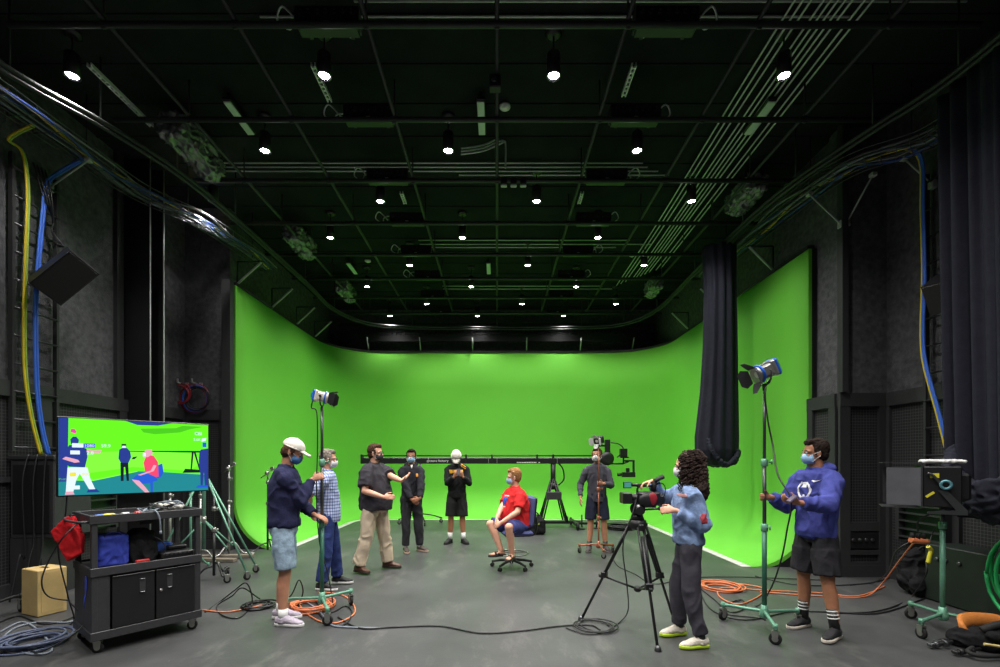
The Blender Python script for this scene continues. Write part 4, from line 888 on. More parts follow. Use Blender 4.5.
q = MB(); q.box(BX+ns*.174+d*.05+V((0,0,.10)),(.06,.004,.04),Mx); q.box(BX+ns*.174+d*.08-V((0,0,.07)),(.07,.004,.02),Mx@Matrix.Rotation(R(40),3,'Y')); q.build('yellow_label', mat('yellow_sticker',(225,215,60),.5), t)
q = MB(); q.cyl((4.06,4.30,1.10),(4.06,4.30,1.16),.03); q.build('stand_socket', M_dsteel, t)
q = MB(); q.box(BX-d*.02+V((0,0,.225)),(.30,.22,.03),Mx,bev=.01); tt = thing('paper_pile','white papers lying on top of the big square lamp at right','paper',(BX.x,BX.y,BX.z+.2)); organic(q,'paper_sheets',M_white,tt,.008,1,.006,(14,14,14),3)
t = thing('power_splitter','orange power splitter with black plugs hanging below the big square lamp','power splitter',W(918,541,4.35))
c = W(918,541,4.33); q = MB(); q.tube([c+V((-.07,0,.01)),c,c+V((.09,0,-.005))],.026,8,3); q.build('splitter_body', C_o, t)
for k in range(3):
    q = MB(); q.cyl(c+V((-.05+.05*k,0,.02)),c+V((-.055+.055*k,0,.075)),.017,n=10); q.build('plug', M_rubber, t)
cord('black cable from the big square lamp down to the orange splitter',[BX-V((.05,.15,.17)),c+V((.0,-.02,.2)),c+V((0,0,.09))],C_k,.007)
cord('black cable looping from the orange splitter to the floor',[c+V((-.06,0,.0)),c+V((-.12,.1,-.12)),W(888,572,5.0),G(872,583,.02),G(850,585,.01)],C_k,.007)
t = thing('yellow_connector','yellow cable connector hanging behind the big lamp stand','connector',W(928,560,5.0))
c = W(928,555,5.0); q = MB(); q.tube([c+V((0,0,.09)),c+V((.035,0,.05)),c+V((.02,0,0)),c+V((0,0,-.09))],.02,8,4); q.build('connector_body', mat('yellow_sticker',(225,215,60),.5), t)
cord('black cable from the yellow connector across the floor',[W(926,562,5.0),W(926,575,5.0)]+fl([(912,596),(895,606),(870,612),(835,613)]),C_k,.007)
cord('thin black cable holding the yellow connector up',[W(928,547,5.0),W(934,530,5.0),W(941,520,4.6),(4.08,4.34,1.05)],C_k,.005)
# --- backpack against the wall
M_bag = fabric('black_backpack_cloth',(26,26,28),.15,.6,40)
c = V((5.0,5.55,0)); t = thing('backpack','black backpack slumped on the floor against the right wall','backpack',c)
q = MB(); q.ell(c+V((0,0,.18)),(.26,.17,.19)); q.ell(c+V((-.03,.05,.33)),(.20,.13,.2)); q.ell(c+V((-.12,-.13,.13)),(.13,.08,.12)); organic(q,'bag_body',M_bag,t,.012,3,.018,(9,9,9),8)
q = MB(); q.tube([c+V((.1,-.1,.42)),c+V((.22,-.16,.3)),c+V((.24,-.15,.1)),c+V((.3,-.25,.03))],.016,6,5); q.tube([c+V((-.06,.0,.5)),c+V((-.02,-.03,.56)),c+V((.05,0,.5))],.012,6,4); q.build('shoulder_strap', M_rubber, t)
# --- camera bag bottom right
c = G(985,650); t = thing('camera_backpack','open black camera backpack with orange lining lying at the bottom right corner','camera bag',c)
q = MB(); q.loft([q.ring(c+V((.18,.02,z)),V((1,-.25,0)).normalized(),V((.25,1,0)).normalized(),a,b_,20) for z,a,b_ in ((.012,.36,.14),(.05,.39,.16),(.11,.38,.15),(.15,.34,.13))])
q.ell(c+V((.2,-.06,.14)),(.26,.10,.06)); organic(q,'bag_body',M_bag,t,.010,2,.012,(10,10,10),4)
q = MB(); P = [c+V((-.17+.0,.0,.12)),c+V((-.21,.06,.2)),c+V((-.13,.16,.27)),c+V((.05,.2,.29)),c+V((.28,.18,.28)),c+V((.42,.13,.22))]
P = [c+V((.12,.12,.15))+(p_-c-V((.12,.12,.15)))*.72 for p_ in P]; P = smooth_path(P,8); q.loft([[p+V((-.01,.012,0)),p+V((.008,-.012,.004)),p+V((.03,-.03,-.06)),p+V((.05,-.03,-.13)),p+V((.03,.0,-.13)),p+V((.0,.01,-.06))] for p in P]); q.build('orange_lining', mat('orange_lining',(205,125,55),.7,0,.08,10,.2,40), t)
q = MB(); q.tube([c+V((-.14,-.13,.10)),c+V((.0,-.16,.085)),c+V((.10,-.17,.075))],.011,6,4); q.build('pale_piping', mat('straw_piping',(205,185,120),.6), t)
q = MB(); q.tube([c+V((-.05,-.02,.17)),c+V((.05,-.06,.23)),c+V((.2,-.05,.24)),c+V((.3,-.02,.19))],.03,8,5); q.tube([c+V((-.2,-.1,.06)),c+V((-.3,-.16,.05)),c+V((-.26,-.22,.04)),c+V((-.1,-.2,.03))],.016,6,5); q.tube([c+V((.0,-.2,.05)),c+V((.08,-.26,.04)),c+V((.2,-.24,.03))],.025,6,5); q.build('padded_strap', M_rubber, t)
for i,(o,l) in enumerate((((-.42,.03,.03),.2),((-.36,-.12,.03),.22),((-.3,.1,.03),.18))):
    q = MB(); p = c+V(o); q.cyl(p,p+V((l,.02,.02)),.012); q.cyl(p+V((.03,0,0)),p+V((.07,.005,.005)),.024); q.cyl(p+V((.11,0,.01)),p+V((.14,.005,.012)),.026); q.box(p+V((.0,0,.0)),(.03,.05,.03),bev=.006)
    tag(q.build('clamp_arm', M_dsteel if i==0 else M_black),'black clamp arm on the floor beside the open camera backpack, %s' % ['farther left one','front one','rear one'][i],'clamp arm','clamp arms beside the camera backpack')
# --- camera tripod
c = V((1.29,4.33,0)); t = thing('camera_tripod','tall black camera tripod carrying the video camera','tripod',c)
feet = [V((.824,4.63,0)),V((1.32,3.87,0)),V((1.72,4.57,0))]; top = c+V((0,0,.99))
q = MB(); q.lathe(top-V((0,0,.06)),top+V((0,0,.03)),[(0,.05),(.3,.075),(1,.075)],18)
for f in feet: dd = (f-c).normalized(); q.box(top-V((0,0,.03))+dd*.075,(.07,.05,.06),Matrix.Rotation(math.atan2(dd.y,dd.x),3,'Z'),bev=.008)
q.build('crown', M_plast, t)
for f in feet:
    dd = (f-c); dd.z = 0; dn = dd.normalized(); s_ = V((-dn.y,dn.x,0)); a = top+dn*.08-V((0,0,.03)); mid = a+(f-a)*.50; q = MB()
    q.cyl(a+s_*.028,mid+s_*.022,.011,n=8); q.cyl(a-s_*.028,mid-s_*.022,.011,n=8); q.box(mid,(.05,.07,.06),Matrix.Rotation(math.atan2(dn.y,dn.x),3,'Z'),bev=.008)
    q.cyl(a+(f-a)*.08,f+(a-f)*.03,.0125,n=10); q.box(a+(f-a)*.52+dn*.03,(.03,.04,.03),bev=.006)
    lg = q.build('leg', M_plast, t); q = MB(); q.lathe(f+V((0,0,.045)),f,[(0,.014),(.4,.026),(1,.03)],12); q.build('foot', M_dsteel, lg)
    q = MB(); m2 = c+V((0,0,.385)); q.cyl(m2,a+(f-a)*.52,.010,n=8); q.build('spreader_arm', M_plast, t)
q = MB(); q.lathe(c+V((0,0,.36)),c+V((0,0,.41)),[(0,.02),(.3,.035),(1,.03)],12); q.build('spreader_hub', M_plast, t)
q = MB(); q.lathe(top+V((0,0,.03)),top+V((0,0,.08)),[(0,.06),(1,.045)],18); q.ell(top+V((0,0,.13)),(.07,.065,.065)); q.box(top+V((0,0,.2)),(.14,.08,.035),bev=.008); q.cyl(top+V((0,-.09,.12)),top+V((0,.09,.12)),.04)
q.build('fluid_head', M_plast, t)
q = MB(); q.cyl(top+V((.03,-.07,.13)),top+V((.14,-.31,.165)),.009,n=8); q.cyl(top+V((.11,-.24,.155)),top+V((.155,-.345,.17)),.015,n=10); q.build('pan_handle', M_plast, t)
# --- video camera
cc_ = V((1.37,4.33,1.235)); t = thing('video_camera','black shoulder video camera with red side and flip-out monitor on the tripod','video camera',cc_-V((0,0,.09)))
q = MB(); q.box(cc_+V((.02,0,0)),(.30,.13,.16),bev=.025); q.box(cc_+V((.17,0,-.01)),(.12,.11,.13),bev=.03); q.ell(cc_+V((-.02,-.06,-.02)),(.11,.03,.08)); q.box(cc_+V((.02,0,-.09)),(.2,.07,.03),bev=.008); q.build('camera_body', M_plast, t)
q = MB(); q.ell(cc_+V((.055,-.072,.0)),(.06,.02,.072)); q.build('red_side_panel', mat('dark_red_panel',(150,28,40),.5,0,.1,20), t)
q = MB(); q.lathe(cc_+V((-.12,0,0)),cc_+V((-.24,0,0)),[(0,.055),(.3,.055),(.35,.05),(1,.05)],20); q.build('lens_barrel', M_can, t)
q = MB(); q.box(cc_+V((-.27,0,.005)),(.12,.16,.125),bev=.01); q.build('lens_hood', M_plast, t)
q = MB(); q.tube([cc_+V((-.12,0,.07)),cc_+V((-.1,0,.13)),cc_+V((.06,0,.14)),cc_+V((.1,0,.08))],.014,8,5); q.cyl(cc_+V((-.21,0,.155)),cc_+V((-.05,0,.15)),.02); q.build('top_handle', M_plast, t)
q = MB(); q.box(cc_+V((-.26,-.03,.155)),(.115,.02,.075),Matrix.Rotation(R(12),3,'Z'),bev=.005); mo = q.build('flip_monitor', M_plast, t)
q = MB(); q.box(cc_+V((-.258,-.042,.155)),(.095,.003,.057),Matrix.Rotation(R(12),3,'Z')); q.build('monitor_screen', mat('camera_screen_glow',(70,140,128),.3,0,0,emit=.4), mo)
q = MB(); q.cyl(cc_+V((.08,-.02,.09)),cc_+V((.11,-.02,.2)),.032,.028); q.loft([q.ring(cc_+V((.09+.03*k,-.02,.20+.012*k)),V((.35,0,-.93)),V((0,1,0)),.02+.002*k,.045,14) for k in range(5)]); q.build('viewfinder', M_rubber, t)
q = MB(); q.tube([cc_+V((.13,-.02,.17)),cc_+V((.2,-.03,.17)),cc_+V((.235,-.03,.12)),cc_+V((.23,-.02,.03)),cc_+V((.19,-.02,-.02))],.006,6,5); q.build('viewfinder_cable', M_rubber, t)
q = MB(); q.ell(cc_+V((-.13,-.075,-.085)),(.018,.01,.014)); q.build('white_dial', M_white, t)
t.scale = (.70,.85,.80)
# --- stool chair
c = V((.22,6.92,0)); t = thing('drafting_chair','blue upholstered high swivel chair with foot ring in the middle of the floor','chair',c)
M_chb = fabric('slate_blue_upholstery',(86,92,140),.08,.3,60,.85); hd = R(190); fw = V((math.cos(hd),math.sin(hd),0)); lf_ = V((-fw.y,fw.x,0)); Mc = Matrix((fw,lf_,V((0,0,1)))).transposed()
sc_ = c+V((.05,.02,0))
q = MB(); q.box(sc_+V((0,0,.525)),(.44,.46,.07),Mc,bev=.03); q.build('seat', M_chb, t)
q = MB(); q.box(sc_+V((0,0,.485)),(.36,.38,.02),Mc,bev=.008); q.build('seat_pan', M_plast, t)
bk = sc_-fw*.215
q = MB(); q.box(bk+V((0,0,.83)),(.07,.42,.44),Mc@Matrix.Rotation(R(-6),3,'Y'),bev=.03); bo = q.build('backrest', M_chb, t)
q = MB(); q.box(bk-fw*.045+V((0,0,.83)),(.02,.38,.40),Mc@Matrix.Rotation(R(-6),3,'Y'),bev=.008); q.build('back_shell', M_plast, bo)
q = MB(); q.tube([sc_-fw*.05+V((0,0,.47)),sc_-fw*.26+V((0,0,.47)),sc_-fw*.32+V((0,0,.56)),sc_-fw*.31+V((0,0,.75))],.018,8,5); q.build('back_bracket', M_plast, t)
q = MB(); q.cyl(c+V((0,0,.1)),c+V((0,0,.3)),.03); q.cyl(c+V((0,0,.28)),c+V((.02,.0,.48)),.018); q.build('gas_column', M_plast, t)
q = MB(); q.torus(c+V((0,0,.215)),(0,0,1),.235,.012,36,8)
for k in range(3): a = k*2*PI/3+.4; q.cyl(c+V((0,0,.215)),c+V((.235*math.cos(a),.235*math.sin(a),.215)),.009,n=8)
q.build('foot_ring', M_silver, t)
for k in range(5):
    a = R(90)+k*2*PI/5; d_ = V((math.cos(a),math.sin(a),0)); q = MB()
    q.tube([c+V((0,0,.12)),c+d_*.16+V((0,0,.105)),c+d_*.31+V((0,0,.075))],lambda s_: .026-.01*s_,8,4); lg = q.build('base_leg', M_plast, t)
    p = c+d_*.305; ax = V((-d_.y,d_.x,0)); q = MB()
    for s_ in (-1,1): q.lathe(p+V((0,0,.028))+ax*.008*s_,p+V((0,0,.028))+ax*.026*s_,[(0,.028),(.7,.028),(1,.02)],14)
    q.cyl(p+V((0,0,.03)),p+V((0,0,.085)),.008,n=8); q.build('caster', M_rubber, lg)
# --- camera crane
YJ = 11.2; ZJ = W(0,459.5,YJ).z; t = thing('camera_crane','long black camera crane arm resting on a wheeled tripod base before the green wall','camera crane',(1.33,YJ,0))
q = MB(); q.box(((-3.18+2.45)/2,YJ,ZJ-.03),(5.63,.13,.14),bev=.012); q.build('boom', M_plast, t)
q = MB(); q.cyl((-3.2,YJ,ZJ+.09),(2.5,YJ,ZJ+.09),.016,n=8); q.cyl((-3.2,YJ+.06,ZJ+.09),(2.5,YJ+.06,ZJ+.09),.012,n=8); q.build('control_rod', M_black, t)
for x in (-3.2,-.13-.6,-.12,.95,1.33,2.4):
    q = MB(); q.box((x,YJ,ZJ+.01),(.04,.16,.22),bev=.008); q.build('joint_bracket', M_black, t)
for x in (-1.62,-.2,.0,1.42):
    q = MB(); q.box((x,YJ-.068,ZJ-.02),(.015,.01,.13)); q.build('joint_line', M_steel, t)
text_mesh('picture factory',.085,(-1.40,YJ-.0665,ZJ-.03),(1,0,0),(0,0,1),M_white,'lettering',t)
q = MB()
for k in range(14): q.box((.48+.04*k,YJ-.067,ZJ-.07),(.03,.006,.022))
q.build('pale_marking', M_white, t)
q = MB(); q.cyl((1.33,YJ,.95),(1.33,YJ,ZJ-.08),.06); q.cyl((1.33,YJ,.9),(1.33,YJ,1.05),.09); q.tube([(1.42,YJ-.05,1.55),(1.55,YJ-.05,1.4),(1.58,YJ-.05,1.15),(1.45,YJ-.05,1.0)],.018,6,5); q.build('center_post', M_black, t)
for k in range(4):
    a = PI/4+k*PI/2; q = MB(); b0 = V((1.33,YJ,1.24)); e = V((1.33+.42*math.cos(a),YJ+.42*math.sin(a),.14)); s_ = V((-math.sin(a),math.cos(a),0))*.03
    q.cyl(b0+s_,e+s_,.018,n=8); q.cyl(b0-s_,e-s_,.018,n=8); q.build('tripod_leg', M_black, t)
q = MB(); q.box((1.33,YJ-.12,.76),(.36,.12,.18),bev=.01); q.build('weight_box', M_dgrey, t)
q = MB(); q.box((1.33,YJ,.12),(1.3,.08,.06)); 
for s_ in (-1,1): q.box((1.33+s_*.5,YJ,.12),(.08,1.0,.06)); q.cyl((1.33+s_*.62,YJ-.35,.05),(1.33+s_*.62,YJ-.35,.34),.016,n=8); q.box((1.33+s_*.62,YJ-.35,.02),(.14,.14,.02),bev=.005); q.cyl((1.33+s_*.3,YJ-.2,.15),(1.33+s_*.3,YJ-.2,.28),.03)
q.box((2.1,YJ-.2,.12),(.5,.05,.05)); q.cyl((2.32,YJ-.2,.0),(2.32,YJ-.2,.22),.02,n=8); q.box((2.32,YJ-.2,.012),(.14,.14,.02),bev=.005)
q.build('dolly_frame', M_black, t)
for sx in (-1,1):
    for sy in (-1,1):
        q = MB(); p = V((1.33+sx*.5,YJ+sy*.5,.09)); q.lathe(p-V((.03,0,0)),p+V((.03,0,0)),[(0,.06),(.2,.09),(.8,.09),(1,.06)],18); q.build('wheel', M_rubber, t)
# remote head
h = V((2.5,YJ,ZJ)); q = MB(); q.lathe(h+V((.1,-.1,.02)),h+V((.1,.1,.02)),[(0,.08),(.1,.16),(.9,.16),(1,.08)],20)
q.box(h+V((.12,0,.30)),(.12,.1,.36),bev=.01); q.box(h+V((-.02,0,.33)),(.2,.06,.05),bev=.01); q.tube([h+V((.2,0,.4)),h+V((.4,-.02,.36)),h+V((.5,-.02,.22)),h+V((.35,0,.05))],.014,6,5); q.build('remote_head', M_black, t)
q = MB(); q.box(h+V((.5,0,.16)),(.16,.14,.2),bev=.01); q.box(h+V((.52,-.02,.05)),(.2,.05,.03),bev=.006); q.build('head_camera', M_plast, t)
q = MB(); q.box(h+V((.62,0,-.36)),(.3,.12,.12),bev=.01); q.box(h+V((.74,0,-.2)),(.04,.06,.38),bev=.006); q.box(h+V((.62,0,-.03)),(.26,.05,.04),bev=.006); q.cyl(h+V((.45,0,-.36)),h+V((.36,0,-.36)),.04); q.box(h+V((.6,0,-.26)),(.08,.06,.12),bev=.006); q.build('pan_tilt_cradle', M_plast, t)
q = MB(); q.cyl(h+V((.12,0,-.1)),h+V((.5,0,-.1)),.02,n=8); q.cyl(h+V((.48,0,-.1)),h+V((.62,0,-.05)),.02,n=8); q.cyl(h+V((.5,0,-.1)),h+V((.5,0,.08)),.02,n=8); q.build('head_arm', M_black, t)
# equipment case beside the crane
c = V((.72,10.2,0)); t = thing('equipment_case','black soft equipment case on the floor behind the swivel chair','case',c)
q = MB(); q.box(c+V((0,0,.17)),(.62,.4,.32),bev=.04); q.box(c+V((.02,0,.35)),(.45,.3,.1),bev=.04); organic(q,'case_body',M_bag,t,.014,2,.01,(8,8,8),3)
q = MB(); q.tube([c+V((-.15,-.1,.38)),c+V((-.12,-.12,.47)),c+V((.12,-.12,.47)),c+V((.18,-.1,.38))],.016,6,4); q.build('handle', M_rubber, t)
q = MB(); q.box(c+V((.12,-.203,.24)),(.12,.006,.04)); q.build('label', mat('dull_label',(150,160,80),.6), t)
# low rolling base behind the man in black
c = V((-1.93,11.9,0)); t = thing('rolling_dolly','low black rolling base with splayed legs behind the person in the black tracksuit','rolling base',c)
q = MB(); q.cyl(c+V((0,0,.2)),c+V((0,0,ZJ-.1)),.03); q.build('post', M_black, t)
for k in range(4):
    a = R(20)+k*PI/2; d_ = V((math.cos(a),math.sin(a),0)); q = MB(); q.tube([c+V((0,0,.25)),c+d_*.3+V((0,0,.2)),c+d_*.55+V((0,0,.12))],.016,6,4); q.build('leg', M_black, t); caster(t, c+d_*.53, .045, stem=.01, ang=a)
# --- stored stands behind the cart
def cstand(lab, x, y, h, a0, m, arms=True, rad=.36, name='grip_stand', grp=None, cast=False):
    t = thing(name, lab, 'light stand', (x,y,0), 0, grp); q = MB(); q.cyl((x,y,.06),(x,y,h*.6),.0175,n=12); q.cyl((x,y,h*.6),(x,y,h),.0125,n=10); q.build('pole', m, t)
    for z in (h*.6,h*.85):
        q = MB(); q.lathe((x,y,z-.03),(x,y,z+.03),[(0,.02),(.1,.028),(.9,.028),(1,.02)],12); q.cyl((x,y,z),(x+.06,y-.02,z),.006,n=8); q.cyl((x+.06,y-.02,z-.02),(x+.06,y-.02,z+.02),.007,n=8); q.build('collar', M_silver, t)
    for k in range(3):
        a = a0+k*2*PI/3; d_ = V((math.cos(a),math.sin(a),0)); b0 = V((x,y,0)); q = MB()
        q.tube([b0+d_*.02+V((0,0,.24-.03*k)),b0+d_*.10+V((0,0,.22-.03*k)),b0+d_*.2+V((0,0,.07)),b0+d_*rad+V((0,0,.05 if not cast else .11))],.0125,8,5); 
        if not cast: q.cyl(b0+d_*rad+V((0,0,.055)),b0+d_*rad,.016,n=8)
        q.build('leg', m, t)
        if cast: caster(t, b0+d_*rad, .045, stem=.01, ang=a+1)
    if arms:
        q = MB(); q.lathe((x-.02,y-.03,h-.06),(x+.03,y-.03,h-.06),[(0,.035),(1,.035)],14); q.cyl((x-.1,y-.03,h-.14),(x+.1,y-.03,h-.0),.009,n=8); q.lathe((x+.09,y-.05,h+.02),(x+.09,y+.0,h+.02),[(0,.03),(1,.03)],12); q.build('grip_head', M_silver, t)
    return t
cstand('chrome grip stand standing before the left end of the green wall',W(276,548,8.3).x,8.0,1.42,R(-20),M_dsteel)
cstand('tall chrome grip stand with arms behind the right edge of the television',W(229,560,7.7).x,7.7,1.5,R(15),M_steel)
cstand('thin black stand with white feet just right of the cart',W(214,570,6.2).x,6.2,1.1,R(-30),M_black,False,.3,'light_stand',cast=True)
cstand('folded green light stand stored behind the cart, left one',W(186,560,6.7).x,6.8,1.9,R(60),M_sgreen,False,.25,'light_stand')
cstand('folded steel light stand stored behind the cart, right one',W(196,560,6.9).x,7.0,1.75,R(10),M_silver,False,.25,'light_stand')
cstand('folded steel light stand stored behind the cart between the posts',W(165,560,6.5).x,6.6,1.8,R(40),M_silver,False,.22,'light_stand')
# big combo A-frame stand
hub = W(204,480,6.5); t = thing('combo_stand','large green and steel wide legged rolling stand right of the television','light stand',(hub.x,hub.y,0))
q = MB(); q.cyl((hub.x,hub.y,.35),(hub.x,hub.y,1.9),.022); q.build('column', M_sgreen, t)
for k,(px,py) in enumerate(((252,568),(247,573),(150,575))):
    e = G(px,py,.09); 
    if k == 0: e = G(256,566,.09); 
    q = MB(); top_ = hub+V((0,0,.12)); s_ = V((0,.02,0)); q.cyl(top_,e,.014,n=8); q.cyl(hub-V((0,0,.55)),hub-V((0,0,.55))+(e-hub+V((0,0,.55)))*.55,.011,n=8); q.build('leg', M_sgreen, t); p = V((e.x,e.y,0)); caster(t,p,.045,stem=.01,ang=k)
q = MB(); q.lathe(hub+V((0,0,.06)),hub+V((0,0,.16)),[(0,.035),(.2,.045),(1,.04)],14); q.lathe(hub-V((0,0,.6)),hub-V((0,0,.5)),[(0,.03),(1,.03)],14); q.build('collar', M_silver, t)
# rolling stand at the left edge
roller_stand('rolling_light_stand','black rolling stand cut off by the left edge of the picture',-4.95,4.55,R(-35),.33,(1.0,1.3),(M_black,M_black,M_black),cr=.06)
# dolly tracks / planks behind cart
for i,(x,y,l,a) in enumerate(((-4.5,7.6,1.1,.1),(-4.5,7.35,.9,-.1))):
    q = MB(); q.box((x,y,.03),(l,.1,.05),Matrix.Rotation(a,3,'Z'),bev=.004); tag(q.build('timber_batten', mat('old_timber',(120,112,98),.8,0,.2,10)),'grey timber batten on the floor behind the cart, %s' % ['rear one','front one'][i],'batten','timber battens behind the cart')
# ================= PEOPLE =================
SKIN = {}
def skin(k, c): 
    m = mat('skin_'+k, c, .55, 0, .08, 18, .08, 120)
    m.node_tree.nodes['Principled BSDF'].inputs['Subsurface Weight'].default_value = .08
    m.node_tree.nodes['Principled BSDF'].inputs['Subsurface Radius'].default_value = (.02,.008,.004)
    return m
def ik(a, c, l1, l2, hint):
    d = c-a; L = d.length; L2 = min(L, (l1+l2)*.998); dn = d.normalized(); c2 = a+dn*L2
    x = (l1*l1-l2*l2+L2*L2)/(2*L2); h = math.sqrt(max(1e-6, l1*l1-x*x))
    hp = hint-dn*hint.dot(dn); hp = hp.normalized() if hp.length > 1e-5 else dn.orthogonal()
    return a+dn*x+hp*h, c2
def hand(mb, w, d, n, side, curl, s=1.0, spread=.06, thumb=.3):
    """palm, four bent fingers of unequal length and a thumb; d = finger direction, n = palm normal, side = thumb side"""
    d = d.normalized(); n = (n-d*n.dot(d)).normalized(); t = d.cross(n); 
    if t.dot(side) < 0: t = -t
    mb.loft([[p for p in mb.ring(w+d*(k*s)+n*0, t, n, a*s, b_*s, 12)] for k, a, b_ in ((-.01,.024,.019),(.02,.030,.018),(.06,.040,.016),(.088,.040,.013))])
    for i,(o,l) in enumerate(((.029,.072),(.0105,.080),(-.009,.074),(-.027,.058))):
        p = w+d*(.086*s)+t*(o*s); a = 0; fd = (d+t*(spread*(1.5-i)*.6)).normalized(); r = .0088*s
        for j, f in enumerate((.45,.30,.25)):
            a += curl*(1.15 if j else .85)*1.0
            q = fd*math.cos(a)+n*math.sin(a); e = p+q*(l*f*s); mb.cap(p, e, r, r*.92, 8); p = e; r *= .92
    p = w+d*(.022*s)+t*(.026*s); q1 = (t*.75+d*.6+n*.25).normalized(); q2 = (t*.25+d*.8+n*(.3+curl*.5)).normalized()
    e1 = p+q1*(.036*s); e2 = e1+q2*(.032*s); e3 = e2+(q2+n*thumb*curl).normalized()*(.026*s)
    mb.cap(p,e1,.0125*s,.0105*s,8); mb.cap(e1,e2,.0105*s,.0095*s,8); mb.cap(e2,e3,.0095*s,.0085*s,8)
def person(S):
    H = S['H']; k = H/1.78; loc = V(S['loc']); th = R(S['face']); t = thing('person', S['label'], 'person', loc, th)
    fw = V((math.cos(th),math.sin(th),0)); lf = V((-fw.y,fw.x,0)); up = V((0,0,1))
    g = S.get('girth',1.0); sw = S.get('shoulder',1.0); lean = S.get('lean',(0,0)); sh_off = V(S.get('shift',(0,0,0)))
    hip = loc+up*(S.get('hipz',.525*H))+fw*S.get('hipf',0)+lf*S.get('hips',0)
    cth = hip+fw*lean[0]+lf*lean[1]; 
    tw = R(S.get('twist',0)); f2 = fw*math.cos(tw)+lf*math.sin(tw); l2 = V((-f2.y,f2.x,0))
    shc = hip+up*(.298*H*S.get('torso',1))+fw*lean[0]+lf*lean[1]        # shoulder line centre
    nb = shc+up*(.035*k)+fw*.0
    hy = R(S.get('hyaw',S.get('twist',0))); hp = R(S.get('hpitch',0)); hr = R(S.get('hroll',0))
    fh0 = fw*math.cos(hy)+lf*math.sin(hy); lh = V((-fh0.y,fh0.x,0)); fh = fh0*math.cos(hp)-up*math.sin(hp); uh = fh.cross(lh)
    hc = nb+up*(.083*k)+fh0*(.015+.05*math.sin(hp))*k+uh*.075*k         # head centre
    MH = Matrix((fh,lh,uh)).transposed()
    def Hd(x,y,z): return hc+(fh*x+lh*y+uh*z)*k
    SH = [shc-l2*(.160*sw*k)-up*.055*k, shc+l2*(.160*sw*k)-up*.055*k]        # right, left
    HP = [hip-lf*(.088*k)-up*.02*k, hip+lf*(.088*k)-up*.02*k]
    UA, FA, TH_, SK = .165*H*S.get('arm',1), .148*H*S.get('arm',1), .237*H, .230*H
    body = MB(); EL=[0,0]; WR=[0,0]
    # arms
    for i in (0,1):
        sd_ = -1 if i == 0 else 1; h = S['hands'][i]
        w_ = V(h['w']); EL[i], WR[i] = ik(SH[i], w_, UA, FA, V(h['hint'])); 
    KN=[0,0]; AN=[0,0]; FD=[0,0]
    for i in (0,1):
        f = S['feet'][i]; a_ = V(f['a'])
        KN[i], AN[i] = ik(HP[i], a_, TH_, SK, V(f.get('hint', tuple(fw)))); yaw = R(f['yaw']); FD[i] = V((math.cos(yaw),math.sin(yaw),0))
    # ---- head and body skin
    body.ell(Hd(-.012,0,.028),(.096*k,.077*k,.095*k),MH,22,14); body.ell(Hd(.018,0,-.045),(.068*k,.058*k,.072*k),MH,18,10)
    body.ell(Hd(.060,0,-.088),(.026*k,.028*k,.020*k),MH,12,8); body.ell(Hd(.058,0,.012),(.036*k,.062*k,.022*k),MH,14,8)
    body.loft([body.ring(Hd(x,0,z),lh,fh,a*k,b_*k,10) for x,z,a,b_ in ((.080,.012,.008,.008),(.096,-.012,.010,.012),(.104,-.032,.015,.014),(.086,-.042,.014,.012))])
    for s_ in (-1,1):
        body.ell(Hd(-.006,s_*.078,-.012),(.020*k,.010*k,.033*k),MH,10,8); body.ell(Hd(.064,s_*.034,-.032),(.024*k,.02*k,.022*k),MH,10,8)
    body.ell(Hd(.083,0,-.064),(.014*k,.025*k,.010*k),MH,10,6)
    body.cap(nb-up*.06*k, Hd(-.022,0,-.05), .058*k, .053*k, 16)
    body.loft([body.ring(p,l2,f2,a,b_,18) for p,a,b_ in ((hip-up*.05*k,.13*k,.08*k*g),(hip+up*.08*k+fw*lean[0]*.2,.13*k,.085*k*g),(hip+up*.3*k+fw*lean[0]*.6,.125*k,.078*k),(shc-up*.04,.125*k,.062*k),(nb+up*.01*k,.06*k,.055*k))])
    for i in (0,1):
        ag = S.get('armg',1)*k
        body.cap(SH[i],EL[i],.044*ag,.039*ag); body.cap(EL[i],EL[i]+(WR[i]-EL[i])*.35,.039*ag,.037*ag); body.cap(EL[i]+(WR[i]-EL[i])*.3,WR[i],.037*ag,.024*ag)
        h = S['hands'][i]; d_ = V(h['d']) if 'd' in h else (WR[i]-EL[i]); n_ = V(h['n']) if 'n' in h else -lf*(-1 if i==0 else 1)
        hand(body, WR[i]+d_.normalized()*.01, d_, n_, V(h.get('thumb',tuple(up))), h.get('curl',.35), k*1.0)
        lg = S.get('legg',1)*k
        body.cap(HP[i],KN[i],.078*lg,.055*lg); kv = (AN[i]-KN[i]); bkw = -(FD[i])
        body.cap(KN[i],KN[i]+kv*.35+bkw*.012*k,.053*lg,.056*lg); body.cap(KN[i]+kv*.33+bkw*.012*k,AN[i],.056*lg,.036*lg); body.cap(AN[i],AN[i]+FD[i]*.02*k-up*(.02*k),.034*k,.028*k)
    organic(body,'body',S['skin'],t,.0068,3)
    # ---- eyes and brows
    for s_ in (-1,1):
        q = MB(); q.ell(Hd(.079,s_*.031,.001),(.012*k,.0135*k,.0085*k),MH,10,8); e = q.build('eye', M_white, t)
        q = MB(); q.ell(Hd(.0875,s_*.031,.001),(.005*k,.006*k,.006*k),MH,8,6); q.build('iris', mat('dark_iris',(50,35,28),.3,0,0), e)
        q = MB(); q.tube([Hd(.087,s_*.014,.018),Hd(.090,s_*.032,.023),Hd(.080,s_*.050,.018)],.0035*k,6,3); q.build('eyebrow', S['hairm'], t)
    # ---- hair
    hs = S.get('hair','short'); q = MB(); HM = S['hairm']
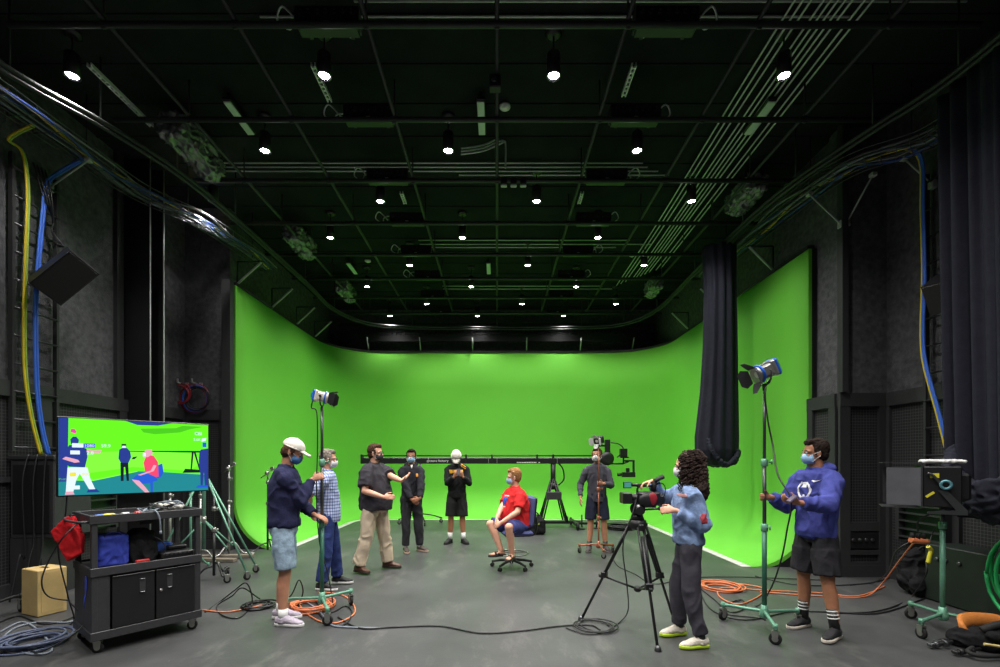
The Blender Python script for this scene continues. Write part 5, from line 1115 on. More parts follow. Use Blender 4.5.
    if hs == 'short':
        q.ell(Hd(-.028,0,.042),(.094*k,.086*k,.096*k),MH,20,12); q.ell(Hd(-.05,0,-.01),(.062*k,.079*k,.075*k),MH,16,10); q.ell(Hd(.035,0,.095),(.05*k,.06*k,.035*k),MH,14,8)
        for s_ in (-1,1): q.ell(Hd(.012,s_*.072,.015),(.02*k,.012*k,.038*k),MH,10,8)
        organic(q,'hair',HM,t,.007,2,.004,(38,38,38),S['seed'],.006)
    elif hs == 'capped':
        q.ell(Hd(-.045,0,-.02),(.062*k,.080*k,.07*k),MH,16,10)
        for s_ in (-1,1): q.ell(Hd(.005,s_*.074,.005),(.03*k,.014*k,.035*k),MH,10,8)
        organic(q,'hair',HM,t,.007,2,.003,(38,38,38),S['seed'],.006)
    elif hs == 'curly':
        q.ell(Hd(-.045,0,.045),(.105*k,.100*k,.092*k),MH,20,12); q.ell(Hd(-.085,0,-.07),(.105*k,.12*k,.15*k),MH,18,12); q.ell(Hd(-.10,.0,-.21),(.095*k,.14*k,.14*k),MH,18,12)
        for s_ in (-1,1): q.ell(Hd(-.03,s_*.092,-.08),(.045*k,.035*k,.14*k),MH,12,10)
        organic(q,'hair_mass',HM,t,.010,1,.012,(26,26,26),S['seed'],.010)
        q = MB(); rnd = random.Random(5)
        for _ in range(300):
            a = rnd.uniform(.95,2*PI-.95); zz = rnd.uniform(-.1,.13); rr = .112*math.sqrt(max(.1,1-(max(zz,0)/.15)**2))
            c = Hd(-.035+rr*math.cos(a), rr*1.02*math.sin(a), zz+.02); L_ = rnd.uniform(.10,.24) if zz < .05 else rnd.uniform(.05,.09)
            ou = ((c-Hd(-.035,0,zz))).normalized(); cr = rnd.uniform(.009,.015); ph = rnd.uniform(0,6); tn_ = ou.cross(up).normalized() if abs(ou.z) < .95 else lh; tp = []
            for j in range(22):
                s_ = j/21; p = c+ou*(.012+.03*math.sin(s_*1.6))*k-up*(L_*s_)*k+up*.02*math.sin(s_*2)*k
                tp.append(p+ou*(cr*math.cos(s_*17+ph))+tn_*(cr*math.sin(s_*17+ph)))
            q.tube(tp, lambda s_: .0055*(1-.6*s_)+.001, 5)
        q.build('curls', HM, t)
    # ---- cap
    if S.get('cap'):
        q = MB(); q.ell(Hd(-.012,0,.045),(.108*k,.088*k,.088*k),MH,24,8,-.12,1.0); q.torus(Hd(-.012,0,.038),uh,.094*k,.006*k,24,6); q.ell(Hd(-.012,0,.132),(.012*k,.012*k,.006*k),MH,10,6)
        cp_ = q.build('cap', M_cap, t)
        q = MB(); rs = []
        for j in range(9):
            x = .075+.095*j/8; wdt = .074*math.sqrt(max(.04,1-(j/8.6)**2.6)); rs.append([Hd(x,wdt*y,.045-.010*y*y*1.6-.018*(j/8)+zz) for y,zz in ((-1,0),(-.5,.004),(0,.006),(.5,.004),(1,0),(.5,-.001),(0,.001),(-.5,-.001))])
        q.loft(rs); q.build('cap_brim', M_cap, cp_)
    # ---- face mask
    mk = S.get('mask')
    if mk:
        q = MB(); rs = []
        for zz, x, w_ in ((-.006,.100,.028),(-.02,.113,.042),(-.042,.117,.054),(-.064,.112,.056),(-.085,.100,.05),(-.102,.080,.036)):
            rs.append([Hd(x*math.cos(a)*.92+.006, w_*math.sin(a)*1.28, zz-.004*math.cos(a*2)) for a in [(-1.25+2.5*i/12) for i in range(13)]]+[Hd((x-.03)*math.cos(a)*.92+.002, w_*math.sin(a)*1.15, zz) for a in [(1.25-2.5*i/12) for i in range(13)]])
        q.loft(rs[::-1]); mo = q.build('face_mask', mk, t)
        for s_ in (-1,1):
            q = MB(); q.tube([Hd(.05,s_*.062,-.02),Hd(.02,s_*.080,-.005),Hd(-.014,s_*.088,.012)],.0022,5,3); q.tube([Hd(.045,s_*.058,-.09),Hd(.015,s_*.076,-.055),Hd(-.014,s_*.086,-.03)],.0022,5,3); q.build('ear_loop', M_white, mo)
    if S.get('glasses'):
        q = MB()
        for s_ in (-1,1):
            q.torus(Hd(.100,s_*.032,.0),fh,.021*k,.0022,18,5); q.tube([Hd(.098,s_*.054,.004),Hd(.06,s_*.082,.006),Hd(-.01,s_*.088,.0)],.0022,5,3)
        q.cyl(Hd(.103,-.011,.004),Hd(.103,.011,.004),.002,n=6); q.build('glasses', M_can, t)
    # ---- upper garment
    T = S['top']; e = T.get('ease',.012)*k; bl = T.get('belly',0); q = MB(); hz = T.get('hem',-.03)
    Wd = S.get('width',1.0)
    lv = [(hz,.150,.105+bl*.6,.2),(hz+.05,.155,.108+bl*.8,.2),(.09,.150,.100+bl,.3),(.20,.150,.104+bl*.7,.5),(.32,.163,.110+bl*.3,.75),(.42,.168,.104,.9)]
    seat = S.get('seated')
    q.loft([q.ring(hip+up*(z*k*S.get('torso',1))+(fw*lean[0]+lf*lean[1])*ff+f2*(bl*.35 if z < .3 else 0), l2,f2,(a*Wd+e)*k,(b_*g+e)*k,26) for z,a,b_,ff in lv]
           +[q.ring(shc-up*.0*k,l2,f2,(.150*sw+e)*k,(.078+e)*k,26),q.ring(shc+up*.035*k,l2,f2,.095*k*sw,.064*k,26),q.ring(nb+up*.022*k,l2,f2,(.062+e*.4)*k,(.062+e*.4)*k,26)])
    sl = T.get('sleeve',1.0)
    for i in (0,1):
        ar = (.054*S.get('armg',1)+e)*k
        q.cap(SH[i]-l2*((-1 if i==0 else 1)*.03*k)+up*.006*k,SH[i]+(EL[i]-SH[i])*.2,ar*1.02,ar*1.04)
        if sl <= 1.0:
            en = SH[i]+(EL[i]-SH[i])*(sl if sl < 1 else 1); q.cyl(SH[i]+(EL[i]-SH[i])*.1, en, ar*1.05, ar*.98, 18)
        else:
            en = EL[i]+(WR[i]-EL[i])*(sl-1); q.cap(SH[i]+(EL[i]-SH[i])*.1,EL[i],ar*1.03,ar*.88); q.cyl(EL[i]-(en-EL[i])*.02,en,ar*.88,(.031+e*.7)*k,16); q.cap(EL[i],EL[i]+(en-EL[i])*.5,ar*.88,ar*.80)
            if T.get('cuff'): q.cyl(en-(en-EL[i]).normalized()*.05*k,en,(.038+e*.6)*k,(.034+e*.4)*k,16)
    if T.get('band'): q.loft([q.ring(hip+up*((hz+z)*k),l2,f2,a*Wd*k,b_*g*k,26) for z,a,b_ in ((-.015,.152,.110),(.0,.160,.118),(.03,.160,.118),(.045,.152,.112))])
    if T.get('hood'):
        q.ell(nb-f2*.07*k+up*.012*k,(.075*k,.125*k,.055*k),Matrix((f2,l2,up)).transposed(),16,10); q.torus(nb+f2*.008*k-up*.004*k,(up+f2*.45),.074*k,.022*k,24,10)
    if T.get('collar'): q.torus(nb+f2*.008*k+up*.012*k,(up+f2*.40),.066*k,.012*k,24,8)
    to = organic(q,T['name'],T['m'],t,.0085,3,T.get('wr',.006),T.get('ws',(9,9,7)),S['seed'])
    # ---- lower garment
    B = S['bottom']; q = MB(); be = B.get('ease',.012); lv = [(-.10,.105,.085),(-.05,.15,.098),(.02,.153,.100),(.07,.146,.098)]
    if not seat: q.loft([q.ring(hip+up*(z*k)+f2*(bl*.3 if z > 0 else 0), lf,fw,(a*Wd+min(be,.010))*k,(b_*g+bl*.5+min(be,.010))*k,26) for z,a,b_ in lv])
    else: q.ell(hip+fw*.02,(.15*k,.18*k*Wd,.11*k),Matrix((fw,lf,up)).transposed(),20,12)
    for i in (0,1):
        tr = (.084*S.get('legg',1)+be)*k; L_ = B['len']; a0 = HP[i]+up*.0; lo = B.get('hemr',.062)
        if L_ <= 1.0: en = HP[i]+(KN[i]-HP[i])*L_; q.cap(a0,HP[i]+(KN[i]-HP[i])*.5,(.084*S.get('legg',1)+.008)*k,tr*.98,20); q.cyl(HP[i]+(KN[i]-HP[i])*.35,en,tr*1.0,lo*k,22)
        elif L_ < 1.3:
            q.cap(a0,KN[i],tr*1.04,lo*k,20); q.cyl(KN[i]-(KN[i]-HP[i])*.2,KN[i]+(AN[i]-KN[i])*(L_-1),lo*k,lo*k,22)
        else:
            en = KN[i]+(AN[i]-KN[i])*(L_-1); q.cap(a0,KN[i],tr*1.03,(.066+be)*k,20); q.cap(KN[i],KN[i]+(AN[i]-KN[i])*.4,(.066+be)*k,(.062+be)*k,18); q.cyl(KN[i]+(AN[i]-KN[i])*.3,en,(.064+be)*k,lo*k,20)
            if B.get('cuff'): q.cyl(en-(AN[i]-KN[i])*.05,en+(AN[i]-KN[i])*.01,(lo+.006)*k,(.042)*k,18)
            if B.get('bulge'): q.ell(en-(AN[i]-KN[i])*.10,(.058*k,.058*k,.05*k))
    organic(q,B['name'],B['m'],t,.0085,3,B.get('wr',.006),B.get('ws',(8,8,5)),S['seed']+20)
    # ---- shoes, socks
    SHO = S['shoes']
    for i in (0,1):
        a_ = AN[i]; d_ = FD[i]; s_ = V((-d_.y,d_.x,0)); z0 = a_.z-.085*k+SHO.get('dz',0); bz = V((a_.x,a_.y,z0)); L_ = SHO.get('L',.285)*k; Ms = Matrix((d_,s_,up)).transposed()
        def fr(x,y,z): return bz+d_*(x*L_)+s_*(y*k)+up*(z*k)
        def outline(z, ex=0): 
            return [fr(x,y*(1+ex),z) for x,y in ((-.26,0),(-.24,.026),(-.12,.034),(.1,.034),(.35,.046),(.52,.046),(.66,.032),(.73,.008),(.73,-.008),(.66,-.032),(.52,-.044),(.35,-.043),(.1,-.032),(-.12,-.034),(-.24,-.026))]
        if SHO['kind'] == 'shoe':
            q = MB(); q.loft([q.ring(fr(x,0,zc),s_,up,w_*k,h_*k,14) for x,zc,w_,h_ in ((-.25,.045,.012,.025),(-.22,.05,.030,.036),(-.1,.055,.036,.042),(.05,.062,.038,.050),(.2,.054,.041,.042),(.4,.042,.045,.030),(.58,.034,.038,.022),(.70,.03,.018,.014))])
            q.cyl(a_-up*.05*k-d_*.0,a_+up*(.0)*k-up*.005,.047*k,.045*k,16)
            o = organic(q,'shoe',SHO['m'],t,.006,3,.002,(20,20,20),i)
            q = MB(); q.loft([outline(.002),outline(.004,.06),outline(.024,.06),outline(.028,.0)]); q.build('shoe_sole', SHO['sole'], o)
            q = MB()
            for j in range(4): x = .12+.075*j; q.tube([fr(x,-.022,.088-.010*j),fr(x+.02,0,.096-.011*j),fr(x,.022,.088-.010*j)],.0032,5,3)
            q.build('laces', SHO.get('lace',M_white), o)
        else:
            q = MB(); q.loft([outline(.0),outline(.002,.04),outline(.022,.04),outline(.026,.0)]); o = q.build('sandal', SHO['sole'], t)
            q = MB(); 
            for xx in (.18,.32): q.loft([q.ring(fr(xx+.02*math.sin(a*2),.040*math.cos(a),.02+.052*math.sin(a)),d_,(s_*math.cos(a)+up*math.sin(a)),.018,.004,8) for a in [PI*j/10 for j in range(11)]])
            q.build('strap', SHO['m'], o)
            q = MB()
            q.loft([q.ring(fr(x,0,zc),s_,up,w_*k,h_*k,14) for x,zc,w_,h_ in ((-.20,.045,.020,.02),(-.1,.052,.030,.03),(.05,.055,.032,.032),(.25,.048,.038,.022),(.45,.04,.04,.014),(.52,.038,.036,.012))])
            for j in range(5): q.cap(fr(.48,.030-.015*j,.037),fr(.63-.03*j if i==1 else .51+.03*j,.032-.016*j,.034),.010*k,.008*k,8)
            organic(q,'bare_foot',S['skin'],t,.006,2)
        if SHO['kind'] == 'shoe':
            sm_, hgt, stripes = S.get('socks',(M_black,.03,())); q = MB(); ax = (KN[i]-AN[i]).normalized(); q.cyl(AN[i]-up*.03,AN[i]+ax*hgt,.041*k,.044*k*S.get('legg',1),18); so = q.build('sock', sm_, t)
            for z_ in stripes: q = MB(); q.cyl(AN[i]+ax*(z_),AN[i]+ax*(z_+.012),.0455*k*S.get('legg',1),.0455*k*S.get('legg',1),18); q.build('sock_stripe', M_white, so)
    return t, dict(hip=hip,shc=shc,nb=nb,f=f2,l=l2,up=up,Hd=Hd,SH=SH,EL=EL,WR=WR,k=k,t=t,top=to)
def decal(P, name, m, poly, origin, u_, w_, parent, depth=.4):
    """a printed mark that lies on the cloth: a subdivided outline projected onto the garment surface"""
    inv = mat_of(parent).inverted(); me = parent.data
    from mathutils.bvhtree import BVHTree
    bvh = BVHTree.FromPolygons([v.co for v in me.vertices],[p.vertices[:] for p in me.polygons])
    u_ = V(u_).normalized(); w_ = V(w_).normalized(); n = u_.cross(w_); o = V(origin); vs=[]; fs=[]
    cx = sum(p[0] for p in poly)/len(poly); cy = sum(p[1] for p in poly)/len(poly)
    pts = []; N = len(poly); sub = 3; 
    edge = []
    for a,b_ in zip(poly,poly[1:]+poly[:1]):
        for j in range(sub): edge.append((a[0]+(b_[0]-a[0])*j/sub, a[1]+(b_[1]-a[1])*j/sub))
    rings_ = 4; inv3 = inv.to_3x3()
    def proj(x,y):
        p = o+u_*x+w_*y+n*depth; r = bvh.ray_cast(inv@p, (inv3@(-n)).normalized(), depth*2)
        return (r[0]+r[1]*.003) if r[0] is not None else inv@(o+u_*x+w_*y)
    vs.append(proj(cx,cy)); E_ = len(edge)
    for r_ in range(1,rings_+1):
        for x,y in edge: vs.append(proj(cx+(x-cx)*r_/rings_, cy+(y-cy)*r_/rings_))
    for j in range(E_): fs.append((0,1+j,1+(j+1)%E_))
    for r_ in range(rings_-1):
        a = 1+r_*E_; b_ = a+E_
        for j in range(E_): fs.append((a+j,b_+j,b_+(j+1)%E_,a+(j+1)%E_))
    # thin solid print
    n0 = len(vs); back_ = [p-(inv3@n)*.002 for p in vs]; a = 1+(rings_-1)*E_
    fs += [tuple(i+n0 for i in f[::-1]) for f in fs]; fs += [(a+j,a+n0+j,a+n0+(j+1)%E_,a+(j+1)%E_) for j in range(E_)]
    q = MB(); q.add(vs+back_, fs); return q.build(name, m, parent, False)
def circ(cx,cy,rx,ry,n=16,a0=0,a1=2*PI): return [(cx+rx*math.cos(a0+(a1-a0)*j/n),cy+ry*math.sin(a0+(a1-a0)*j/n)) for j in range(n)]
M_cap = fabric('off_white_cap_cotton',(228,222,212),.05,.2,80)
MK_b = mat('light_blue_mask',(150,190,225),.8,0,.04,20); MK_b2 = mat('mid_blue_mask',(75,125,180),.8,0,.06,20); MK_w = mat('white_mask',(225,226,228),.8,0,.04,20); MK_k = mat('charcoal_mask',(50,50,54),.8,0,.06,20)
H_br = fabric('brown_hair',(72,50,36),.25,.5,120); H_dk = fabric('dark_brown_hair',(38,28,22),.25,.5,120); H_gr = fabric('grey_hair',(130,122,112),.25,.5,120); H_li = fabric('light_brown_hair',(150,108,68),.25,.5,120); H_cu = fabric('very_dark_curly_hair',(58,46,41),.3,.5,120)
def plaid_mat():
    m = bpy.data.materials.new('blue_plaid_cotton'); m.use_nodes = True; nt = m.node_tree; L = nt.links.new; b = nt.nodes['Principled BSDF']; tc = nt.nodes.new('ShaderNodeTexCoord'); sp = nt.nodes.new('ShaderNodeSeparateXYZ'); L(tc.outputs['Object'], sp.inputs[0])
    ad = nt.nodes.new('ShaderNodeMath'); ad.operation = 'ADD'; L(sp.outputs[0],ad.inputs[0]); L(sp.outputs[1],ad.inputs[1]); outs = []
    for s_ in (ad.outputs[0], sp.outputs[2]):
        w_ = nt.nodes.new('ShaderNodeMath'); w_.operation = 'PINGPONG'; w_.inputs[1].default_value = .019; L(s_, w_.inputs[0]); g_ = nt.nodes.new('ShaderNodeMath'); g_.operation = 'LESS_THAN'; g_.inputs[1].default_value = .007; L(w_.outputs[0], g_.inputs[0]); outs.append(g_)
    sm_ = nt.nodes.new('ShaderNodeMath'); sm_.operation = 'ADD'; L(outs[0].outputs[0],sm_.inputs[0]); L(outs[1].outputs[0],sm_.inputs[1]); dv = nt.nodes.new('ShaderNodeMath'); dv.operation='MULTIPLY'; dv.inputs[1].default_value=.5; L(sm_.outputs[0],dv.inputs[0])
    r = nt.nodes.new('ShaderNodeValToRGB'); r.color_ramp.interpolation='CONSTANT'; r.color_ramp.elements[0].color = lin((186,196,222))+(1,); r.color_ramp.elements[1].color = lin((60,72,125))+(1,); r.color_ramp.elements[1].position=.8; e_ = r.color_ramp.elements.new(.3); e_.color = lin((118,134,182))+(1,)
    L(dv.outputs[0], r.inputs['Fac']); L(r.outputs['Color'], b.inputs['Base Color']); b.inputs['Roughness'].default_value=.85; return m
def denim(name, c): 
    return fabric(name, c, .38, .5, 60)
def hnd(w, hint=(0,0,-1), **kw): d = dict(w=tuple(w), hint=hint); d.update(kw); return d
def P2F(x,y,z=.085): return (x,y,z)
SK1 = skin('tanned',(186,132,104)); SK2 = skin('light',(214,160,132)); SK3 = skin('medium',(170,116,86)); SK4 = skin('fair',(222,168,140))
black_sh = dict(kind='shoe',m=mat('black_shoe_cloth',(28,28,30),.7),sole=M_white)
# 1: white cap, navy sweatshirt
pz = V((-1.78,4.80,0))
person(dict(label='person in white cap, navy sweatshirt and light denim shorts gripping the left light stand',seed=1,H=1.78,loc=(-2.07,4.58,0),face=14,skin=SK1,hairm=H_br,hair='capped',cap=1,mask=MK_b2,hpitch=24,hyaw=-4,lean=(.02,0),
  hands=[hnd((-1.845,4.70,1.375),(-.1,-.5,-1),d=(.75,.35,.35),n=(.35,.75,-.0),thumb=(0,0,1),curl=1.0),hnd((-1.84,4.755,1.02),(-.3,.6,-.6),d=(.85,.05,-.35),n=(.0,.3,-.9),thumb=(.3,.6,.1),curl=.45)],
  feet=[dict(a=(-2.03,4.47,.085),yaw=-6),dict(a=(-2.15,4.68,.085),yaw=4)],
  top=dict(name='sweatshirt',m=fabric('navy_sweatshirt_cotton',(40,42,72),.1,.4,50),sleeve=1.93,ease=.022,cuff=1,band=1,hem=-.0,wr=.009),
  bottom=dict(name='denim_shorts',m=denim('light_blue_denim',(142,164,182)),len=.90,ease=.016,hemr=.098,wr=.006),
  shoes=dict(kind='shoe',m=fabric('lavender_shoe_cloth',(176,166,180)),sole=M_white,lace=M_white,L=.29),socks=(M_white,.075,()),width=1.05,girth=1.16))
# 2: plaid shirt
person(dict(label='grey haired person in a blue plaid shirt and jeans with hands behind the back',seed=2,H=1.70,loc=(-2.10,5.85,0),face=14,skin=SK2,hairm=H_gr,hair='short',mask=MK_w,glasses=1,hyaw=2,
  hands=[hnd((-2.27,5.74,.93),(-.5,-.6,-.2),d=(.1,.6,-.6),n=(1,0,0),curl=.5),hnd((-2.24,5.92,.90),(-.5,.6,-.2),d=(.1,-.6,-.4),n=(1,0,0),curl=.5)],
  feet=[dict(a=(-2.12,5.70,.085),yaw=-4),dict(a=(-2.03,6.0,.085),yaw=4)],
  top=dict(name='plaid_shirt',m=plaid_mat(),sleeve=.85,ease=.02,hem=-.08,collar=1,wr=.006,belly=.03),
  bottom=dict(name='jeans',m=denim('dark_blue_denim',(44,58,108)),len=1.95,ease=.012,hemr=.072),
  shoes=dict(kind='shoe',m=black_sh['m'],sole=M_white,L=.29)))
# 3: stout person in charcoal shirt
person(dict(label='stout person in charcoal short sleeved shirt and khaki trousers gesturing with an open hand',seed=3,H=1.80,loc=(-1.75,6.75,0),face=-20,skin=SK4,hairm=H_br,hair='short',mask=MK_k,glasses=1,hyaw=12,girth=1.26,width=1.22,shoulder=1.12,armg=1.15,legg=1.1,
  hands=[hnd(W(383,497,6.45),(-.8,-.4,-.8),d=(.9,-.15,.0),n=(.1,.9,-.2),curl=.4),hnd(W(402,481,6.5),(.2,.3,-1),d=(.75,-.1,.55),n=(-.5,-.4,.75),thumb=(-.3,-.6,.3),curl=.16,spread=.2)],
  feet=[dict(a=(-1.93,6.56,.085),yaw=-30),dict(a=(-1.60,6.90,.085),yaw=-8)],
  top=dict(name='polo_shirt',m=fabric('charcoal_shirt_cotton',(58,56,62),.1,.4,40),sleeve=.8,ease=.036,hem=-.07,collar=1,belly=.06,wr=.008),
  bottom=dict(name='khaki_trousers',m=fabric('khaki_twill',(196,180,156),.08,.3,30),len=1.96,ease=.022,hemr=.088,wr=.012),
  shoes=dict(kind='shoe',m=mat('brown_leather',(88,58,42),.45,0,.1),sole=mat('dark_sole',(50,38,32),.7),lace=mat('brown_leather',(88,58,42)),L=.29)))
# 4: black tracksuit
t4,d4 = person(dict(label='person in a black tracksuit and blue mask with hands clasped in front',seed=4,H=1.765,loc=(-1.49,8.2,0),face=-76,skin=SK3,hairm=H_dk,hair='short',mask=MK_b,hyaw=-8,width=.95,
  hands=[hnd(W(412,502,7.93),(-1,.2,-.3),d=(.7,-.1,-.5),n=(0,1,-.1),curl=.5),hnd(W(420,500,7.90),(1,.2,-.3),d=(-.75,-.1,-.4),n=(0,1,-.1),curl=.5)],
  feet=[dict(a=(-1.57,8.12,.085),yaw=-70),dict(a=(-1.34,8.22,.085),yaw=-40)],
  top=dict(name='track_jacket',m=fabric('black_track_cloth',(40,40,46),.1,.4,40),sleeve=1.95,ease=.02,hem=-.06,hood=1,cuff=1,wr=.008),
  bottom=dict(name='track_trousers',m=fabric('charcoal_track_cloth',(48,48,52),.1,.4,40),len=1.93,ease=.014,hemr=.058,wr=.008),
  shoes=dict(kind='shoe',m=mat('dark_taupe_shoe',(66,56,52),.7),sole=mat('sand_sole',(190,160,140),.7),L=.28),socks=(M_white,.05,())))
decal(d4,'badge',mat('orange_print',(225,150,60),.7),[(-.015,-.03),(.015,-.03),(.02,.02),(0,.035),(-.02,.02)],d4['shc']+d4['l']*.09-V((0,0,.13))+d4['f']*.1,d4['l'],(0,0,1),d4['top'])
decal(d4,'white_undershirt',M_white,[(-.008,-.03),(.008,-.03),(.02,.03),(-.02,.03)],d4['nb']+d4['f']*.08-V((0,0,.015)),d4['l'],(0,0,1),d4['top'])
# 5: white cap looking down
t5,d5 = person(dict(label='person in white cap looking down, black long sleeves with yellow stripes and black shorts',seed=5,H=1.80,loc=(-.77,9.05,0),face=-90,skin=SK3,hairm=H_dk,hair='capped',cap=1,mask=MK_w,hpitch=52,shoulder=1.03,
  hands=[hnd(W(454,477,8.74),(-.4,.3,-1),d=(.35,-.2,.85),n=(.5,.8,.0),thumb=(.6,0,.4),curl=.55),hnd(W(463,477,8.74),(.4,.3,-1),d=(-.35,-.2,.85),n=(-.5,.8,.0),thumb=(-.6,0,.4),curl=.55)],
  feet=[dict(a=(-.90,9.02,.085),yaw=-112),dict(a=(-.64,9.02,.085),yaw=-62)],
  top=dict(name='training_top',m=fabric('black_training_knit',(34,36,36),.1,.4,40),sleeve=1.95,ease=.018,hem=-.07,cuff=1),
  bottom=dict(name='athletic_shorts',m=fabric('black_shorts_mesh',(36,37,36),.1,.4,40),len=.97,ease=.020,hemr=.104,wr=.006),
  shoes=black_sh|dict(sole=mat('black_sole',(24,24,25),.7),lace=M_black),socks=(M_white,.12,())))
yp = mat('yellow_print',(228,165,40),.7)
decal(d5,'yellow_chest_print',yp,[(-.13,-.03),(.13,-.03),(.12,.04),(-.14,.04)],d5['shc']-V((0,0,.12))+d5['f']*.1,d5['l'],(0,0,1),d5['top'])
for s_ in (0,.035): decal(d5,'yellow_shoulder_stripe',yp,[(.08,.02-s_),(.175,-.04-s_),(.175,-.055-s_),(.08,.003-s_)],d5['shc']+V((0,0,.02))+d5['f']*.1,d5['l'],(0,0,1),d5['top'])
q = MB(); q.box(W(458.5,472,8.60),(.07,.015,.13),Matrix.Rotation(R(-25),3,'X'),bev=.005); tag(q.build('mobile_phone', M_plast),'black mobile phone held in both hands by the person looking down','phone')
# 6: seated
t6,d6 = person(dict(label='person seated on the swivel chair in a red t-shirt, blue shorts and sandals',seed=6,H=1.76,loc=(.31,6.93,0),hipz=.63,face=208,skin=SK4,hairm=H_li,hair='short',mask=MK_b,hyaw=-28,hpitch=3,lean=(.05,0),girth=1.42,width=1.28,shoulder=1.14,seated=1,armg=1.05,legg=1.05,torso=.97,
  hands=[hnd(W(495.5,521,6.62),(-.7,.5,-.6),d=(-.2,-.5,-.6),n=(.6,0,-.3),curl=.6),hnd(W(502,522,6.52),(.8,-.5,-.6),d=(-.75,.1,-.5),n=(0,.6,-.4),curl=.6)],
  feet=[dict(a=(.06,6.74,.29),yaw=200,hint=(-1,-.35,.5)),dict(a=(.21,6.60,.27),yaw=245,hint=(-.45,-.9,.5))],
  top=dict(name='t_shirt',m=fabric('red_jersey',(206,42,44),.06,.3,40),sleeve=.78,ease=.02,hem=-.03,belly=.06,collar=1,wr=.008),
  bottom=dict(name='blue_shorts',m=fabric('blue_shorts_knit',(66,72,128),.1,.3,40),len=.93,ease=.02,hemr=.092,wr=.008),
  shoes=dict(kind='sandal',m=mat('dark_sandal_strap',(44,36,34),.7),sole=mat('sandal_sole',(50,42,38),.8),dz=.0,L=.27)))
pb6 = d6['shc']-V((0,0,.13))+d6['f']*.12; l6 = d6['l']
decal(d6,'white_shirt_print',M_white,[(-.07,.045),(.07,.045),(.07,.06),(-.07,.06)],pb6,l6,(0,0,1),d6['top'])
decal(d6,'blue_shirt_shield',mat('royal_print',(50,80,185),.7),[(-.055,.035),(.055,.035),(.05,-.045),(0,-.085),(-.05,-.045)],pb6,l6,(0,0,1),d6['top'])
decal(d6,'white_shield_mark',mat('white_print2',(232,232,235),.7),[(-.06,-.01),(-.01,.02),(.03,.01),(.04,-.015),(.0,-.04),(-.03,-.03)],pb6+d6['f']*.03,l6,(0,0,1),[o for o in d6['top'].children if o.name.startswith('blue_shirt_shield')][0])
decal(d6,'white_lower_print',M_white,[(-.05,-.10),(.05,-.10),(.05,-.108),(-.05,-.108)],pb6,l6,(0,0,1),d6['top'])
sh6 = [o for o in t6.children if o.name.startswith('blue_shorts')][0]
decal(d6,'white_swoosh',mat('white_print2',(232,232,235),.7),[(-.05,.015),(-.02,-.012),(.05,.03),(-.015,.008),(-.035,.018)],W(511,533,6.55),(1,.3,.0),(0,-.2,1),sh6)
# 7: grey henley
person(dict(label='person in grey long sleeved henley and navy shorts holding the copper stand',seed=7,H=1.79,loc=(1.745,8.25,0),face=-93,skin=SK1,hairm=H_br,hair='short',mask=MK_w,hyaw=-22,hpitch=-4,shoulder=1.05,
  hands=[hnd(W(580.5,497,8.15),(-.25,.8,-.1),d=(-.1,-.2,-1),n=(1,0,0),thumb=(.0,-1,0),curl=.3),hnd((1.80,7.955,1.185),(.6,.3,-.8),d=(-.9,-.1,.1),n=(-.1,-.9,0),thumb=(0,0,1),curl=1.0)],
  feet=[dict(a=(1.60,8.2,.085),yaw=-108),dict(a=(1.885,8.2,.085),yaw=-80)],
  top=dict(name='henley_shirt',m=fabric('heather_grey_knit',(72,72,80),.18,.4,60),sleeve=1.9,ease=.010,hem=-.08,wr=.006),
  bottom=dict(name='navy_shorts',m=fabric('navy_shorts_twill',(36,40,56),.08,.3,40),len=.88,ease=.016,hemr=.098),
  shoes=dict(kind='shoe',m=mat('grey_brown_shoe',(62,56,54),.7),sole=mat('grey_sole',(110,105,100),.7),L=.28),socks=(M_black,.09,())))
# 8: denim jacket
t8,d8 = person(dict(label='person with long dark curly hair in a denim jacket operating the video camera',seed=8,H=1.625,loc=(1.66,4.08,0),face=168,skin=SK2,hairm=H_cu,hair='curly',mask=MK_w,hyaw=-12,hpitch=2,lean=(.01,0),shoulder=.98,width=.94,armg=.95,legg=.95,
  hands=[hnd((1.43,4.34,1.375),(.3,.6,-.8),d=(-.95,-.1,-.25),n=(0,-.2,-1),thumb=(0,-1,0),curl=.5),hnd((1.50,3.97,1.145),(.6,-.2,-1),d=(-.95,.1,.0),n=(.1,.6,-.3),thumb=(0,0,1),curl=.8)],
  feet=[dict(a=(1.63,4.22,.085),yaw=190),dict(a=(1.70,3.93,.085),yaw=186)],
  top=dict(name='denim_jacket',m=denim('washed_blue_denim',(124,146,184)),sleeve=1.86,ease=.034,hem=.0,collar=1,cuff=1,band=1,wr=.011),
  bottom=dict(name='sweatpants',m=fabric('dark_grey_fleece',(66,64,72),.1,.3,40),len=1.93,ease=.014,hemr=.062,bulge=1,cuff=1,wr=.008),
  shoes=dict(kind='shoe',m=fabric('cream_shoe_leather',(216,208,194)),sole=mat('neon_yellow_green_sole',(196,228,60),.6),lace=mat('cream_lace',(200,190,160),.7),L=.285),socks=(M_black,.05,())))
rp = mat('red_patch',(170,60,70),.7)
decal(d8,'red_sleeve_patch',rp,[(-.02,-.04),(.025,-.03),(.03,.0),(.012,.015),(.02,.04),(-.012,.045),(-.03,.01)],d8['SH'][1]+(d8['EL'][1]-d8['SH'][1])*.80+V((0,-.12,0)),(1,0,0),(0,0,1),d8['top'],.12)
decal(d8,'pink_chest_patch',mat('pink_patch',(200,150,150),.7),circ(0,0,.014,.014,10),W(686,496,3.88),(1,0,0),(0,0,1),d8['top'],.2)
q = MB(); lj = d8['l']; 
